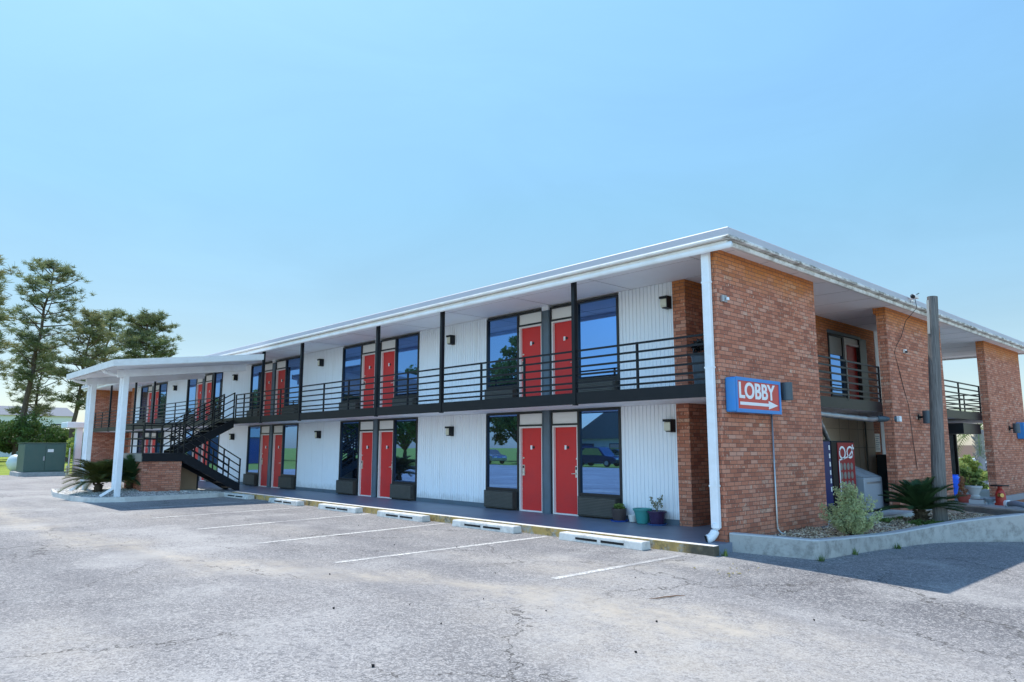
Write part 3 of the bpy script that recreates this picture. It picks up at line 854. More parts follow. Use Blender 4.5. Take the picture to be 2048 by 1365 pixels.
# ------------------------------------------------------------------ planter: retaining wall, patio, gravel bed
rw_pts = [(.02,.04,.15),(.45,.19,.135),(.95,.40,.115),(1.20,.48,.108),(1.29,.58,.105),(1.345,1.2,.08),(1.41,1.95,.062),(1.48,2.5,.05),(1.57,3.05,.05),(1.66,3.7,.065),(1.80,4.3,.10),(2.06,4.9,.155),(2.42,5.5,.215),(2.85,6.15,.27),(3.5,7.0,.32),(4.4,8.1,.36),(5.6,9.6,.38)]
def wall_strip(pts, th, z0f):
    m = MB(); P = [Vector((p[0], p[1])) for p in pts]; vs = []
    for i, p in enumerate(P):
        d = (P[min(i+1,len(P)-1)]-P[max(i-1,0)]).normalized(); nrm = Vector((d.y, -d.x))
        o_, i_ = p, p - nrm*th
        zt = pts[i][2]; z0 = z0f(p.x, p.y)
        vs += [(o_.x,o_.y,z0),(o_.x,o_.y,zt-.02),(o_.x-nrm.x*.02,o_.y-nrm.y*.02,zt),(i_.x+nrm.x*.02,i_.y+nrm.y*.02,zt),(i_.x,i_.y,zt-.02),(i_.x,i_.y,z0)]
    fs = []
    for i in range(len(P)-1):
        for k in range(5): fs.append((i*6+k, (i+1)*6+k, (i+1)*6+k+1, i*6+k+1))
    fs += [tuple(range(6)), tuple((len(P)-1)*6+k for k in range(5,-1,-1))]
    return m.add(vs, fs)
def dense(pts, k):
    out = []
    for a, b in zip(pts, pts[1:]):
        for j in range(k):
            t = j/k; out.append(tuple(a[q]+(b[q]-a[q])*t for q in range(3)))
    return out+[pts[-1]]
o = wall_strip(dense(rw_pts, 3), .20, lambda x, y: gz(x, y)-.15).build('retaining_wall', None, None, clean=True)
t = NT('retaining_concrete')
pz = t.sep(t.pos())[2]
c = t.mix(t.noise(1.6, 6, .7), (.31,.305,.295), (.54,.52,.49))
c = t.mix(t.maprange(t.noise(3.5, 7, .75), .46, .66, 0, .75), c, (.17,.165,.155))
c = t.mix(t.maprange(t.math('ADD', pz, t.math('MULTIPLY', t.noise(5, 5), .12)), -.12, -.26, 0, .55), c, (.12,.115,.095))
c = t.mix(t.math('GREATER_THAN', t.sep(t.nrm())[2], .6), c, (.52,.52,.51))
t.set(Base_Color=c, Roughness=.9, Specular_IOR_Level=.2); t.bump(t.noise(22, 6, .7), .5, .012)
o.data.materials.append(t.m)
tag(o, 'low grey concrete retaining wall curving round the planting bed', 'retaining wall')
pt = MB(); poly = [(-6.4,11.85),(-.235,11.85),(-.235,10.55),(.56,10.0),(2.2,8.97),(3.6,8.05),(6.4,11.5),(6.4,22.5),(-6.4,22.5)]
def pz_(y): return .10 if y < 10 else .10-.045*(y-10)
n_ = len(poly); pt.add([(*p, -1.2) for p in poly]+[(p[0], p[1], pz_(p[1])) for p in poly], [tuple(range(n_-1,-1,-1)), tuple(range(n_,2*n_))]+[(i,(i+1)%n_,(i+1)%n_+n_,i+n_) for i in range(n_)])
tag(pt.build('patio', M['concrete'], clean=True), 'raised concrete patio behind the planting bed', 'patio', kind='structure')
lw = wall_strip([(-.1,10.42,.15),(.56,10.0,.15),(2.2,8.97,.15),(3.6,8.05,.15)], .38, lambda x, y: -.5).build('ledge_wall', M['concrete'], None, clean=True)
tag(lw, 'low concrete ledge wall with pots along it behind the bed', 'ledge wall')
part('door_step', MB().box(-.235, .42, 3.83, 7.80, -.3, .075), 'concrete_lt', bevel=.01)
bed = [(0.0,.25),(.45,.35),(.95,.52),(1.12,.62),(1.2,1.2),(1.27,1.95),(1.34,2.5),(1.42,3.05),(1.5,3.7),(1.63,4.3),(1.88,4.95),(2.25,5.6),(2.68,6.25),(3.3,7.1),(3.7,8.0),(2.2,8.9),(.56,9.95),(0,10.3)]
bm = bmesh.new()
def bedz(x, y): return .012 - .02*max(0, min(1, x/1.4)) + .015*math.sin(x*5+y*3) + .01*math.sin(y*7) - .02*max(0, min(1, (y-5)/4))
step = .07
inside = lambda x, y: sum(((bed[i][1] > y) != (bed[(i+1) % len(bed)][1] > y)) and (x < (bed[(i+1) % len(bed)][0]-bed[i][0])*(y-bed[i][1])/(bed[(i+1) % len(bed)][1]-bed[i][1])+bed[i][0]) for i in range(len(bed))) % 2
cells = {}
mbed = MB(); vid = {}
def vv(i, j):
    if (i, j) not in vid:
        x, y = i*step, j*step
        vid[(i, j)] = mbed.n; mbed.v.append((x, y, bedz(x, y)+random.uniform(-.012, .014))); mbed.n += 1
    return vid[(i, j)]
for i in range(0, 58):
    for j in range(0, 150):
        if inside((i+.5)*step, (j+.5)*step) or inside((i+.1)*step, (j+.1)*step): mbed.f.append((vv(i,j), vv(i+1,j), vv(i+1,j+1), vv(i,j+1)))
# loose stones and bark chips lying on it
def rock(m, c, r):
    base = [(1,0,0),(0,1,0),(-1,0,0),(0,-1,0),(0,0,.7),(0,0,-.5)]
    q = Quaternion((random.random()-.5, random.random()-.5, random.random()-.5, random.random()-.5)).normalized()
    vs = [Vector(c)+q@(Vector(b)*r*random.uniform(.6,1.3)) for b in base]
    m.add(vs, [(0,1,4),(1,2,4),(2,3,4),(3,0,4),(1,0,5),(2,1,5),(3,2,5),(0,3,5)])
cnt = 0
while cnt < 1700:
    x, y = random.uniform(.02, 3), random.uniform(.3, 9)
    if inside(x, y): rock(mbed, (x, y, bedz(x, y)+.012), random.uniform(.012, .038)); cnt += 1
tag(mbed.build('gravel', M['bark_gravel']), 'brown river gravel and bark chips covering the planting bed', 'gravel', kind='stuff')

# ------------------------------------------------------------------ plants
def leaf_cloud(m, centers, radii, n, size, flat=1., up=0.3):
    """n leaf quads per clump"""
    C = np.repeat(np.asarray(centers, float), n, 0); Rr = np.repeat(np.asarray(radii, float), n, 0)
    N = len(C)
    d = RNG.normal(size=(N, 3)); d /= np.linalg.norm(d, axis=1, keepdims=True)
    rr = RNG.random((N, 1))**.45
    P = C + d*rr*(Rr if Rr.ndim == 2 else Rr[:, None])*np.array([1, 1, flat])
    a = RNG.normal(size=(N, 3)); a /= np.linalg.norm(a, axis=1, keepdims=True)
    b = RNG.normal(size=(N, 3)); b -= a*np.sum(a*b, 1, keepdims=True); b /= np.linalg.norm(b, axis=1, keepdims=True)
    s = size*RNG.uniform(.6, 1.4, (N, 1))
    V = np.stack([P-a*s, P-b*s*.5, P+a*s, P+b*s*.5], 1).reshape(-1, 3)
    F = np.arange(N*4).reshape(N, 4)
    m.np_add(V, F)

def needle_tufts(m, centers, r, n, wdt):
    """radial needle blades around each centre (thin triangles)"""
    C = np.repeat(np.asarray(centers, float), n, 0); N = len(C)
    d = RNG.normal(size=(N, 3)); d[:, 2] = np.abs(d[:, 2])*.7-.1; d /= np.linalg.norm(d, axis=1, keepdims=True)
    b = RNG.normal(size=(N, 3)); b -= d*np.sum(d*b, 1, keepdims=True); b /= np.linalg.norm(b, axis=1, keepdims=True)
    L = r*RNG.uniform(.6, 1.2, (N, 1)); w_ = wdt*RNG.uniform(.7, 1.3, (N, 1))
    j = RNG.normal(size=(N, 3))*r*.15
    V = np.stack([C+j-b*w_, C+j+b*w_, C+j+d*L+b*w_*.3, C+j+d*L-b*w_*.3], 1).reshape(-1, 3)
    m.np_add(V, np.arange(N*4).reshape(N, 4))

def pine(loc, h, crown0, spread, lean, label, seed, tufts=16, mat='pine', dens=1., round_top=False):
    rnd = random.Random(seed)
    t = thing('pine_tree', label, 'pine tree', loc, 'pine trees beyond the lawn')
    def P(p): return Vector(loc)+Vector(p)
    tr = MB(); pts = []; nseg = 9
    for i in range(nseg+1):
        f = i/nseg
        pts.append(P((lean[0]*f+rnd.uniform(-.15,.15)*(0<i), lean[1]*f+rnd.uniform(-.15,.15)*(0<i), h*.97*f-.3*(i==0))))
    r0 = h*.0135+.08
    tr.tube(pts, [r0*(1-.86*i/nseg) for i in range(nseg+1)], 8)
    def at(f):
        k = min(int(f*nseg), nseg-1); return pts[k].lerp(pts[k+1], f*nseg-k)
    cents = []; 
    nl = int(34*dens)
    for i in range(nl):
        f = crown0 + (1-crown0)*((i+rnd.random())/nl)
        u = (f-crown0)/(1-crown0)
        prof = (math.sin(math.pi*min(1, .18+u*.80))**.7) if not round_top else (math.sin(math.pi*min(1,.12+u*.86))**.55)
        L = spread*prof*rnd.uniform(.6, 1.1)*(.85 if u > .15 else rnd.uniform(.5,1.1))
        az = i*2.4+rnd.uniform(-.5,.5); rise = rnd.uniform(-.05,.35)+u*.35
        b0 = at(min(f,.985)); dirv = Vector((math.cos(az), math.sin(az), rise))
        mid = b0+dirv*L*.5+Vector((0,0,rnd.uniform(-.2,.3))); end = b0+dirv*L+Vector((0,0,rnd.uniform(0,.5)))
        tr.tube([b0, mid, end], [max(.03, r0*.30*(1-u*.5)), .035+r0*.08, .02], 5, cap=False)
        for q in range(int(rnd.randint(4,6))):
            s = rnd.uniform(.42, 1.05); c = b0.lerp(end, s)
            sub = Vector((rnd.uniform(-1,1), rnd.uniform(-1,1), rnd.uniform(-.15,.45)))*L*.30
            e2 = c+sub
            tr.tube([c, e2], [.025,.012], 4, cap=False)
            for z in range(rnd.randint(2,4)):
                cents.append(e2+Vector((rnd.uniform(-.75,.75), rnd.uniform(-.75,.75), rnd.uniform(-.2,.45))))
    tr.build('trunk', M['bark'], t)
    cr = MB(); needle_tufts(cr, [tuple(c) for c in cents], .60, int(tufts*1.35), .036)
    cr.build('crown', M[mat], t)
    return t

def leafy_tree(name, loc, h, r, trunk_h, label, seed, mat='dark_leaf', clumps=40, n=90, size=.28, group=None, cat='tree', trunk=True):
    rnd = random.Random(seed)
    t = thing(name, label, cat, loc, group)
    o = Vector(loc); tr = MB(); cs = []; rs = []
    top = o+Vector((0,0,trunk_h))
    tr.tube([o-Vector((0,0,.2)), o+Vector((rnd.uniform(-.2,.2),rnd.uniform(-.2,.2),trunk_h*.5)), top], [h*.025+.04, h*.02+.03, h*.016+.02], 8)
    for i in range(clumps):
        th = rnd.uniform(0, 6.283); ph = math.acos(rnd.uniform(-.75,1)); k = rnd.uniform(.35,1)**.5
        c = Vector((math.cos(th)*math.sin(ph)*r*k, math.sin(th)*math.sin(ph)*r*k, trunk_h+(h-trunk_h)*.5+math.cos(ph)*(h-trunk_h)*.5*k))
        c += Vector((rnd.uniform(-.12,.12), rnd.uniform(-.12,.12), rnd.uniform(-.1,.1)))*r
        cs.append(tuple(o+c)); rs.append(rnd.uniform(.16,.34)*r)
        if i % 3 == 0: tr.tube([top, top.lerp(o+c, .6)+Vector((0,0,.05*h)), o+c], [h*.010+.012, h*.006+.008, .008], 5, cap=False)
    tr.build('trunk', M['bark'], t)
    m = MB(); leaf_cloud(m, cs, rs, n, size, .8); m.build('crown', M[mat], t)
    return t

def cycad(loc, r, nf, trunk, label, seed, mat='cycad', bend=1.):
    rnd = random.Random(seed)
    t = thing('sago_palm', label, 'sago palm', loc)
    o = Vector(loc)
    m = MB(); m.lathe([(0,-.06),(trunk[1]*.9,-.05),(trunk[1]*1.1,trunk[0]*.4),(trunk[1]*.95,trunk[0]*.8),(trunk[1]*.4,trunk[0]),(0,trunk[0]+.02)], tuple(o), 12)
    for i in range(50):
        a = rnd.uniform(0,6.28); z = rnd.uniform(0, trunk[0]*.95); d = Vector((math.cos(a), math.sin(a), .35))
        p = o+Vector((math.cos(a)*trunk[1]*.95, math.sin(a)*trunk[1]*.95, z)); m.tube([p, p+d*.06], [.022,.008], 4)
    m.build('trunk', M['cycad_trunk'], t)
    f = MB()
    base = o+Vector((0,0,trunk[0]))
    for i in range(nf):
        a = i*2.399+rnd.uniform(-.2,.2); lvl = i/nf
        el0 = R(86-76*lvl**1.15)+rnd.uniform(-.12,.12); L = r*rnd.uniform(.85,1.12)*(.8+.3*lvl)
        p = base.copy(); el = el0; pts = [p.copy()]; ns = 12
        for k in range(ns):
            el -= bend*(.055+.075*k/ns)*(1.1-.3*lvl)
            p = p+Vector((math.cos(a)*math.cos(el), math.sin(a)*math.cos(el), math.sin(el)))*L/ns; pts.append(p.copy())
        f.tube(pts, [.012*(1-.7*k/ns) for k in range(ns+1)], 4, cap=False)
        sd = Vector((-math.sin(a), math.cos(a), 0))
        for k in range(2, ns*3):
            q = k/3; i0 = min(int(q), ns-1); c = pts[i0].lerp(pts[i0+1], q-i0); d = (pts[i0+1]-pts[i0]).normalized(); u = sd.cross(d)
            if u.z < 0: u = -u
            ll = r*.26*math.sin(math.pi*min(.97,(k/(ns*3))*.88+.09))**.7
            for s in (-1, 1):
                tip = c+(sd*s*.82+d*.55+u*.28)*ll*rnd.uniform(.85,1.1); wv = d*(.013+.004*r)
                f.add([c-wv, c+wv, tip], [(0,1,2)])
    f.build('fronds', M[mat], t)
    return t

cycad((1.02, 6.05, -.03), .84, 64, (.28, .12), 'sago palm with dark feathery fronds in the bed by the wooden pole', 3, 'cycad', .58)
cycad((-20.9, -4.4, .06), 1.2, 60, (.30, .12), 'sunlit sago palm left of the front canopy post on white gravel', 5, 'cycad_sun', 1.0)
cycad((-20.8, -3.45, .08), 1.08, 56, (.36, .12), 'shaded sago palm right of the canopy post before the brick stair base', 8, 'cycad', .6)

# grey green shrub in the bed
sh = thing('shrub', 'bushy pale green shrub in front of the vending machines', 'shrub', (.98, 2.55, -.02))
m = MB(); rnd = random.Random(4); cs = []; rs = []
for i in range(64):
    a = rnd.uniform(0,6.28); el = rnd.uniform(.10,1.5); L = rnd.uniform(.32,.68)*(1.0 if el < 1.1 else .98)
    e = Vector((math.cos(a)*math.cos(el)*L*.82, math.sin(a)*math.cos(el)*L*.82, math.sin(el)*L*1.18+.12)); o_ = Vector(sh.location)
    m.tube([o_, o_+e*.5+Vector((0,0,.03)), o_+e], [.012,.008,.004], 4, cap=False)
    for s in (.45,.65,.82,.95,1.05): cs.append(tuple(o_+e*s)); rs.append(.05+.05*(1-s*.6))
m.build('stems', M['bark'], sh)
m = MB(); leaf_cloud(m, cs, rs, 42, .019); m.build('foliage', M['shrub_leaf'], sh)
# low weeds in the bed under the sago and the twig pile
for loc, r, lab in (((.35,5.75,-.02),.30,'low green weeds at the foot of the middle brick pier'), ((1.25,5.6,-.03),.28,'low green weeds spreading under the sago palm')):
    t = thing('weeds', lab, 'weeds', loc); m = MB(); cs = [(loc[0]+random.uniform(-r,r), loc[1]+random.uniform(-r*1.6,r*1.6), loc[2]+.05) for _ in range(26)]
    leaf_cloud(m, cs, [.07]*26, 36, .026, .6); m.build('foliage', M['mid_leaf'], t)
# weed tufts where the retaining wall meets the asphalt
for i, (x, y, lab) in enumerate([(1.34,.45,'small weed tuft at the corner of the retaining wall'), (1.42,1.6,'small weed tuft growing at the foot of the retaining wall below the shrub'), (1.62,2.9,'small weed tuft at the retaining wall foot below the gravel'), (.2,-.42,'dry weeds growing by the downspout foot and kerb end')]):
    t = thing('weed_tuft', lab, 'weed', (x, y, gz(x,y))); m = MB()
    for q in range(34):
        a = random.uniform(0,6.28); L = random.uniform(.05,.14); b = Vector((x+random.uniform(-.05,.05), y+random.uniform(-.05,.05), gz(x,y)))
        tip = b+Vector((math.cos(a)*L*.5, math.sin(a)*L*.5, L)); sd = Vector((-math.sin(a), math.cos(a),0))*.007
        m.add([b-sd, b+sd, tip], [(0,1,2)])
    m.build('blades', M['mid_leaf'], t)

# ------------------------------------------------------------------ signs, lights, small fittings on the end wall
sg = thing('lobby_sign', 'blue box sign with red face reading LOBBY above a white arrow', 'sign', (.105, .9, 2.46))
bx = MB(); d_ = .21
bx.box(.004, d_, .12, 1.68, 2.15, 2.75)
bx.build('sign_box', M['sign_blue'], sg, bevel=.03)
fr = MB(); fr.box(d_+.001, d_+.018, .12, 1.68, 2.69, 2.75); fr.box(d_+.001, d_+.018, .12, 1.68, 2.15, 2.21); fr.box(d_+.001, d_+.018, .12, .165, 2.21, 2.69); fr.box(d_+.001, d_+.018, 1.62, 1.68, 2.21, 2.69)
fr.build('sign_frame', M['sign_blue'], sg)
MB().box(d_+.0005, d_+.006, .165, 1.62, 2.21, 2.69).build('sign_face', M['sign_red'], sg)
cu = bpy.data.curves.new('txt', 'FONT'); cu.body = 'LOBBY'; cu.size = 1; cu.extrude = .004; cu.offset = .026; cu.space_character = 1.0
tmp = bpy.data.objects.new('txt', cu); COL.objects.link(tmp)
dg = bpy.context.evaluated_depsgraph_get(); tm = bpy.data.meshes.new_from_object(tmp.evaluated_get(dg)); bpy.data.objects.remove(tmp)
co = np.array([v.co[:] for v in tm.vertices]); lo, hi = co.min(0), co.max(0)
W_, H_ = 1.26, .285
for v in tm.vertices:
    x = (v.co.x-lo[0])/(hi[0]-lo[0]); y = (v.co.y-lo[1])/(hi[1]-lo[1])
    v.co = (d_+.012+v.co.z-sg.location.x, .205+x*W_-sg.location.y, 2.385+y*H_-sg.location.z)
tm.name = 'sign_lettering'; tm.materials.clear(); tm.materials.append(M['sign_white'])
lt = bpy.data.objects.new('sign_lettering', tm); COL.objects.link(lt); lt.parent = sg
ar = MB(); ar.prism([(.23,2.275),(1.22,2.275),(1.22,2.228),(1.56,2.302),(1.22,2.377),(1.22,2.328),(.23,2.328)], d_+.007, d_+.014, 'x')
ar.build('sign_arrow', M['sign_white'], sg, clean=True)
# conduit below the sign
cd = MB(); cd.tube([(.035,1.66,2.15),(.035,1.66,.20),(.04,1.665,.10),(.07,1.69,.03),(.14,1.74,.0)], .018, 8)
tag(cd.build('conduit_pipe', M['galv'], smooth=True), 'thin grey conduit pipe running down the brick below the sign', 'pipe')
ef = MB(); ef.lathe([(.03,-.05),(.03,.05)], (.035,1.66,.60), 10)
def sconce(y, z, lab):
    t = thing('sconce', lab, 'wall light', (0, y, z), 'cylinder lights on the brick piers')
    m = MB(); m.box(.002, .035, y-.06, y+.06, z-.07, z+.07); m.tube([(.03,y,z),(.15,y,z)], .03, 8); m.build('mount', M['black'], t)
    m = MB(); m.lathe([(.085,-.165),(.105,-.165),(.105,.165),(.085,.165),(.085,.15),(0,.15)], (.21,y,z), 20); m.lathe([(0,-.15),(.085,-.15),(.085,-.165)], (.21,y,z), 20)
    m.build('cylinder_shade', M['sconce'], t, smooth=False)
sconce(1.95, 2.59, 'dark cylinder wall light just right of the lobby sign')
sconce(9.55, 2.33, 'dark cylinder wall light on the middle brick pier beside the wooden pole')
sconce(18.35, 2.2, 'dark cylinder wall light on the farthest brick pier at the right edge')
bs = thing('blue_sign', 'edge of a blue box sign on the farthest brick pier, cut by the frame', 'sign', (.12, 19.9, 2.1))
MB().box(.003, .24, 19.3, 20.5, 1.85, 2.42).build('sign_box', M['sign_blue'], bs, bevel=.02); MB().box(.2405, .246, 19.36, 20.44, 1.91, 2.36).build('sign_face', M['sign_red'], bs)
jb = thing('junction_box', 'small grey junction box high on the near brick pier', 'junction box', (0, .17, 4.13))
MB().box(.002, .06, .10, .24, 4.07, 4.19).build('box_body', M['galv'], jb, bevel=.006); MB().lathe([(0,0),(.03,0),(.025,.05),(0,.055)], (.09,.2,4.10), 10).build('sensor', M['white'], jb)
# floodlight / camera on the end fascia and its loose cable
sc_ = thing('security_camera', 'small white security camera clipped to the roof edge by the pole', 'camera', (.50, 8.30, 5.27))
MB().box(.478, .56, 8.15, 8.22, 5.10, 5.16).box(.50, .62, 8.08, 8.36, 5.20, 5.29).build('camera_body', M['panel_white'], sc_, bevel=.02); MB().tube([(.56,8.06,5.24),(.60,7.98,5.20)], .05, 10).build('lens', M['frame'], sc_); MB().tube([(.52,8.3,5.28),(.5,8.75,5.42)], .012, 6).build('antenna', M['frame'], sc_)
cb = MB(); cb.tube([(.50,8.42,5.25),(.49,8.55,5.02),(.15,8.72,4.75),(.03,8.68,4.35),(.02,8.35,4.10),(.02,8.15,3.9),(.015,8.33,3.6),(.015,8.62,3.0),(.02,8.85,2.6),(.02,8.95,1.8),(.02,9.1,1.0)], .0075, 6)
tag(cb.build('cable', M['frame'], smooth=True), 'loose black cable hanging from the roof camera down the middle pier', 'cable')
sb = thing('wall_sensor', 'small white sensor on the upper brick of the middle pier', 'sensor', (0, 8.86, 3.98)); MB().box(.002,.06,8.80,8.92,3.94,4.04).build('sensor_body', M['panel_white'], sb, bevel=.01); MB().lathe([(0,0),(.03,0),(.03,.05),(0,.05)], (.085,8.8,3.94), 10).build('sensor_eye', M['frame'], sb)

# utility pole
up = thing('utility_pole', 'weathered grey wooden pole standing in the bed before the middle pier', 'pole', (1.5, 6.32, -.05))
m = MB(); pts = [(1.34,6.14,-.15),(1.375,6.18,1),(1.42,6.24,2.4),(1.46,6.30,3.8),(1.495,6.36,4.83)]
m.tube(pts, [.142,.135,.125,.114,.104], 14); m.build('pole', M['pole'], up, smooth=False)
m = MB(); m.bar((1.415,6.215,4.0),(1.425,6.275,4.75), .03, .05); m.build('bare_strip', pbr('bare_wood', (.58,.50,.42), .8, .1, 6), up)

# ------------------------------------------------------------------ service recess: vending machines, ice chest, duct
vm = thing('vending_machine', 'red fronted drink vending machine with white script and drink pictures, beside the shrub', 'vending machine', (-.85, 6.1, .075))
MB().box(-1.5,-.50,5.36,6.60,.085,1.70).build('cabinet', pbr('machine_black', (.008,.008,.010), .5, .1, spec=.15), vm, bevel=.02)
fp = MB().box(-.499,-.485,5.66,6.55,.35,1.66).build('front_panel', pbr('machine_red', (.26,.005,.016), .4, .06, spec=.2), vm)
sw = MB()
def ribbon(pts, w_):
    for p, q in zip(pts, pts[1:]):
        sw.bar((-.480,p[0],p[1]), (-.480,q[0],q[1]), w_, .006, up=(1,0,0))
arc = lambda cy, cz, ry, rz, a0, a1, n=18: [(cy+ry*math.cos(R(a0+(a1-a0)*i/n)), cz+rz*math.sin(R(a0+(a1-a0)*i/n))) for i in range(n+1)]
ribbon(arc(5.88,1.43,.15,.13,-200,150), .045); ribbon(arc(6.30,1.44,.16,.12,20,340), .045); ribbon([(5.70,1.27),(5.95,1.30),(6.25,1.36),(6.53,1.55)], .03); ribbon([(6.46,1.62),(6.42,1.34)], .04)
sw.build('script_marks', M['sign_white'], fp)
dp = MB(); cols = []
for r_ in range(4):
    for c_ in range(4):
        cy_, cz_ = 5.78+c_*.19, 1.12-r_*.20
        dp.prism([(cy_+.075*math.cos(2*math.pi*k/12), cz_+.085*math.sin(2*math.pi*k/12)) for k in range(12)], -.4835, -.479, 'x')
dp.build('drink_picture', pbr('drink_prints', (.16,.15,.15), .4, .8, 40), fp, clean=True)
bp = MB().box(-.482,-.475,5.67,5.71,.45,1.25).build('selector_strip', M['sign_white'], fp)
vb = thing('vending_machine', 'blue fronted vending machine half hidden behind the near brick pier', 'vending machine', (-.85, 4.95, .075))
MB().box(-1.5,-.42,4.10,5.12,.085,1.72).build('cabinet', pbr('machine_black2', (.008,.008,.012), .5, .1, spec=.15), vb, bevel=.02)
f2 = MB().box(-.419,-.405,4.15,5.09,.30,1.68).build('front_panel', pbr('machine_blue', (.004,.014,.10), .4, .3, 9, spec=.2), vb)
b2 = MB()
for q in range(6): MB().box(-.404,-.400,5.00,5.05,1.5-q*.18,1.60-q*.18).build('selector_button', M['sign_white'], vb)
ic = thing('ice_chest', 'grey white ice chest with sloping lids under the duct', 'ice chest', (-.9, 7.2, .075))
MB().prism([(6.85,.085),(7.95,.085),(7.95,.84),(6.85,.84)], -1.6, -.42, 'x').build('chest_body', pbr('chest_paint', (.36,.38,.42), .45, .08, 3), ic, bevel=.02, clean=True)
for a, b in ((6.87, 7.38), (7.42, 7.93)):
    MB().add([(-.43,a,.845),(-.43,b,.845),(-1.1,b,1.12),(-1.1,a,1.12),(-1.5,a,1.12),(-1.5,b,1.12),(-1.5,a,.845),(-1.5,b,.845)], [(0,1,2,3),(3,2,5,4),(0,3,4,6),(1,7,5,2),(6,4,5,7),(0,6,7,1)]).build('lid', pbr('lid_paint', (.36,.38,.41), .5, .1, 3), ic)
MB().box(-.418,-.405,7.0,7.8,.70,.74).build('handle', M['galv'], ic)
du = MB(); pts = [(-.5,4.2,2.30)]+[(-.38+.012*math.sin(i*1.7), 4.6+i*.2, 2.275-.012*i*.3) for i in range(15)]+[(-.33,7.7,2.25)]
du.tube(pts, [.062+(.006 if i % 2 else -.006) for i in range(len(pts))], 12); tag(du.build('exhaust_duct', M['galv'], smooth=False), 'crinkled silver exhaust duct slung under the balcony at the recess', 'duct')
d2 = MB(); pts = [(-.55+i*-.03, 4.9+i*.13, 2.22-i*.07) for i in range(9)]
d2.tube(pts, [.05+(.006 if i % 2 else -.004) for i in range(9)], 10); tag(d2.build('flexible_hose', M['galv']), 'short sagging grey hose above the vending machines', 'hose')
ch = thing('vent_hood', 'white capped vent end where the silver duct meets the middle pier', 'vent', (-.2, 7.95, 2.25))
MB().tube([(-.33,7.68,2.25),(-.2,7.82,2.245),(.02,7.93,2.24)], .075, 12).build('elbow', M['sconce'], ch); MB().box(.01,.11,7.92,8.05,2.17,2.31).build('cap', M['white'], ch, bevel=.02)
pn_ = MB().box(XE+.002, XE+.012, 11.05, 11.42, 1.42, 1.95); no = tag(pn_.build('notice', M['sign_white']), 'white paper notice on the brick beside the ice chest', 'notice')
nl_ = MB()
for q in range(7): nl_.box(XE+.0122, XE+.0135, 11.09, 11.38-.05*(q%3), 1.86-q*.06, 1.875-q*.06)
nl_.build('print_lines', pbr('print_ink', (.12,.2,.4), .8), no)
bt = thing('dark_locker', 'dark locker standing in the corner behind the ice chest', 'locker', (-1.4, 11.3, 0)); MB().box(-1.65,-1.25,10.98,11.5,.02,1.35).build('body', pbr('locker_paint', (.03,.045,.06), .5), bt, bevel=.01); MB().box(-1.249,-1.235,11.05,11.44,.1,1.28).build('door', pbr('locker_door', (.04,.06,.08), .5), bt)
bc = thing('grey_bin', 'dark grey lidded bin on the upper balcony behind the downspout', 'bin', (-.75, .75, F2))
MB().lathe([(0,0),(.20,0),(.25,.62),(.27,.64),(.27,.68),(0,.70)], (-.75,.75,F2), 20).build('barrel', pbr('bin_plastic', (.06,.09,.12), .5), bc, smooth=False)
m = MB(); leaf_cloud(m, [(-.75+random.uniform(-.2,.2), .75+random.uniform(-.2,.2), F2+.78+random.uniform(0,.1)) for _ in range(12)], [.1]*12, 26, .05); m.build('liner', pbr('bag_plastic', (.02,.02,.022), .35), bc)

# ------------------------------------------------------------------ pots on the walkway
def pot(name, lab, loc, r0, r1, h, mat, saucer=None, sq=False, plant=None, rim=True):
    t = thing(name, lab, 'plant pot', loc, 'pots by the siding')
    x, y, z = loc
    prof = [(0,.012),(r0,.012),(r1,h*.86)] + ([(r1*1.12,h*.86),(r1*1.14,h)] if rim else [(r1,h)]) + [(r1*.96,h),(r1*.93,h*.9),(0,h*.88)]
    MB().lathe(prof, loc, 24).build('pot_body', mat, t, smooth=False)
    if saucer: MB().lathe([(0,.002),(r0*1.3,.002),(r0*1.5,.03),(r0*1.4,.03),(r0*1.2,.011),(0,.011)], loc, 22).build('saucer', saucer, t)
    if plant == 'bushy':
        m = MB(); leaf_cloud(m, [(x+random.uniform(-.09,.09), y+random.uniform(-.09,.09), z+h+.04) for _ in range(16)], [.06]*16, 22, .025); m.build('plant', M['mid_leaf'], t)
    if plant == 'twiggy':
        m = MB(); cs = []
        for q in range(7):
            a = q*.9+.3; e = Vector((x+math.cos(a)*.12, y+math.sin(a)*.1, z+h+random.uniform(.12,.30))); m.tube([(x,y,z+h*.85), (x+math.cos(a)*.04,y+math.sin(a)*.04,z+h+.1), e], .005, 4); cs += [tuple(e), tuple(e-Vector((0,0,.05)))]
        leaf_cloud(m, cs, [.035]*len(cs), 8, .028); m.build('plant', leaf_mat('pale_leaves', (.16,.17,.10), (.34,.34,.22), 8), t)
pot('plant_pot', 'dark brown pot with green plant on a blue saucer, leftmost by the siding', (-3.36,1.37,0), .13,.16,.27, pbr('brown_pot', (.055,.040,.040), .5, .3, 8), pbr('blue_saucer', (.03,.10,.50), .4), plant='bushy', rim=False)
pot('plant_pot', 'small white empty pot between the brown and turquoise pots', (-3.04,1.42,0), .07,.095,.15, pbr('white_pot', (.68,.66,.64), .5), rim=False)
pot('plant_pot', 'empty turquoise plastic pot with a wide rim', (-2.72,1.33,0), .115,.175,.31, pbr('teal_pot', (.05,.28,.27), .4, .08))
pot('plant_pot', 'purple glazed pot with a thin leggy plant on a blue saucer', (-2.38,1.36,0), .135,.175,.28, pbr('purple_pot', (.045,.025,.075), .25, .5, 10), pbr('blue_saucer2', (.05,.14,.42), .4), plant='twiggy', rim=True)

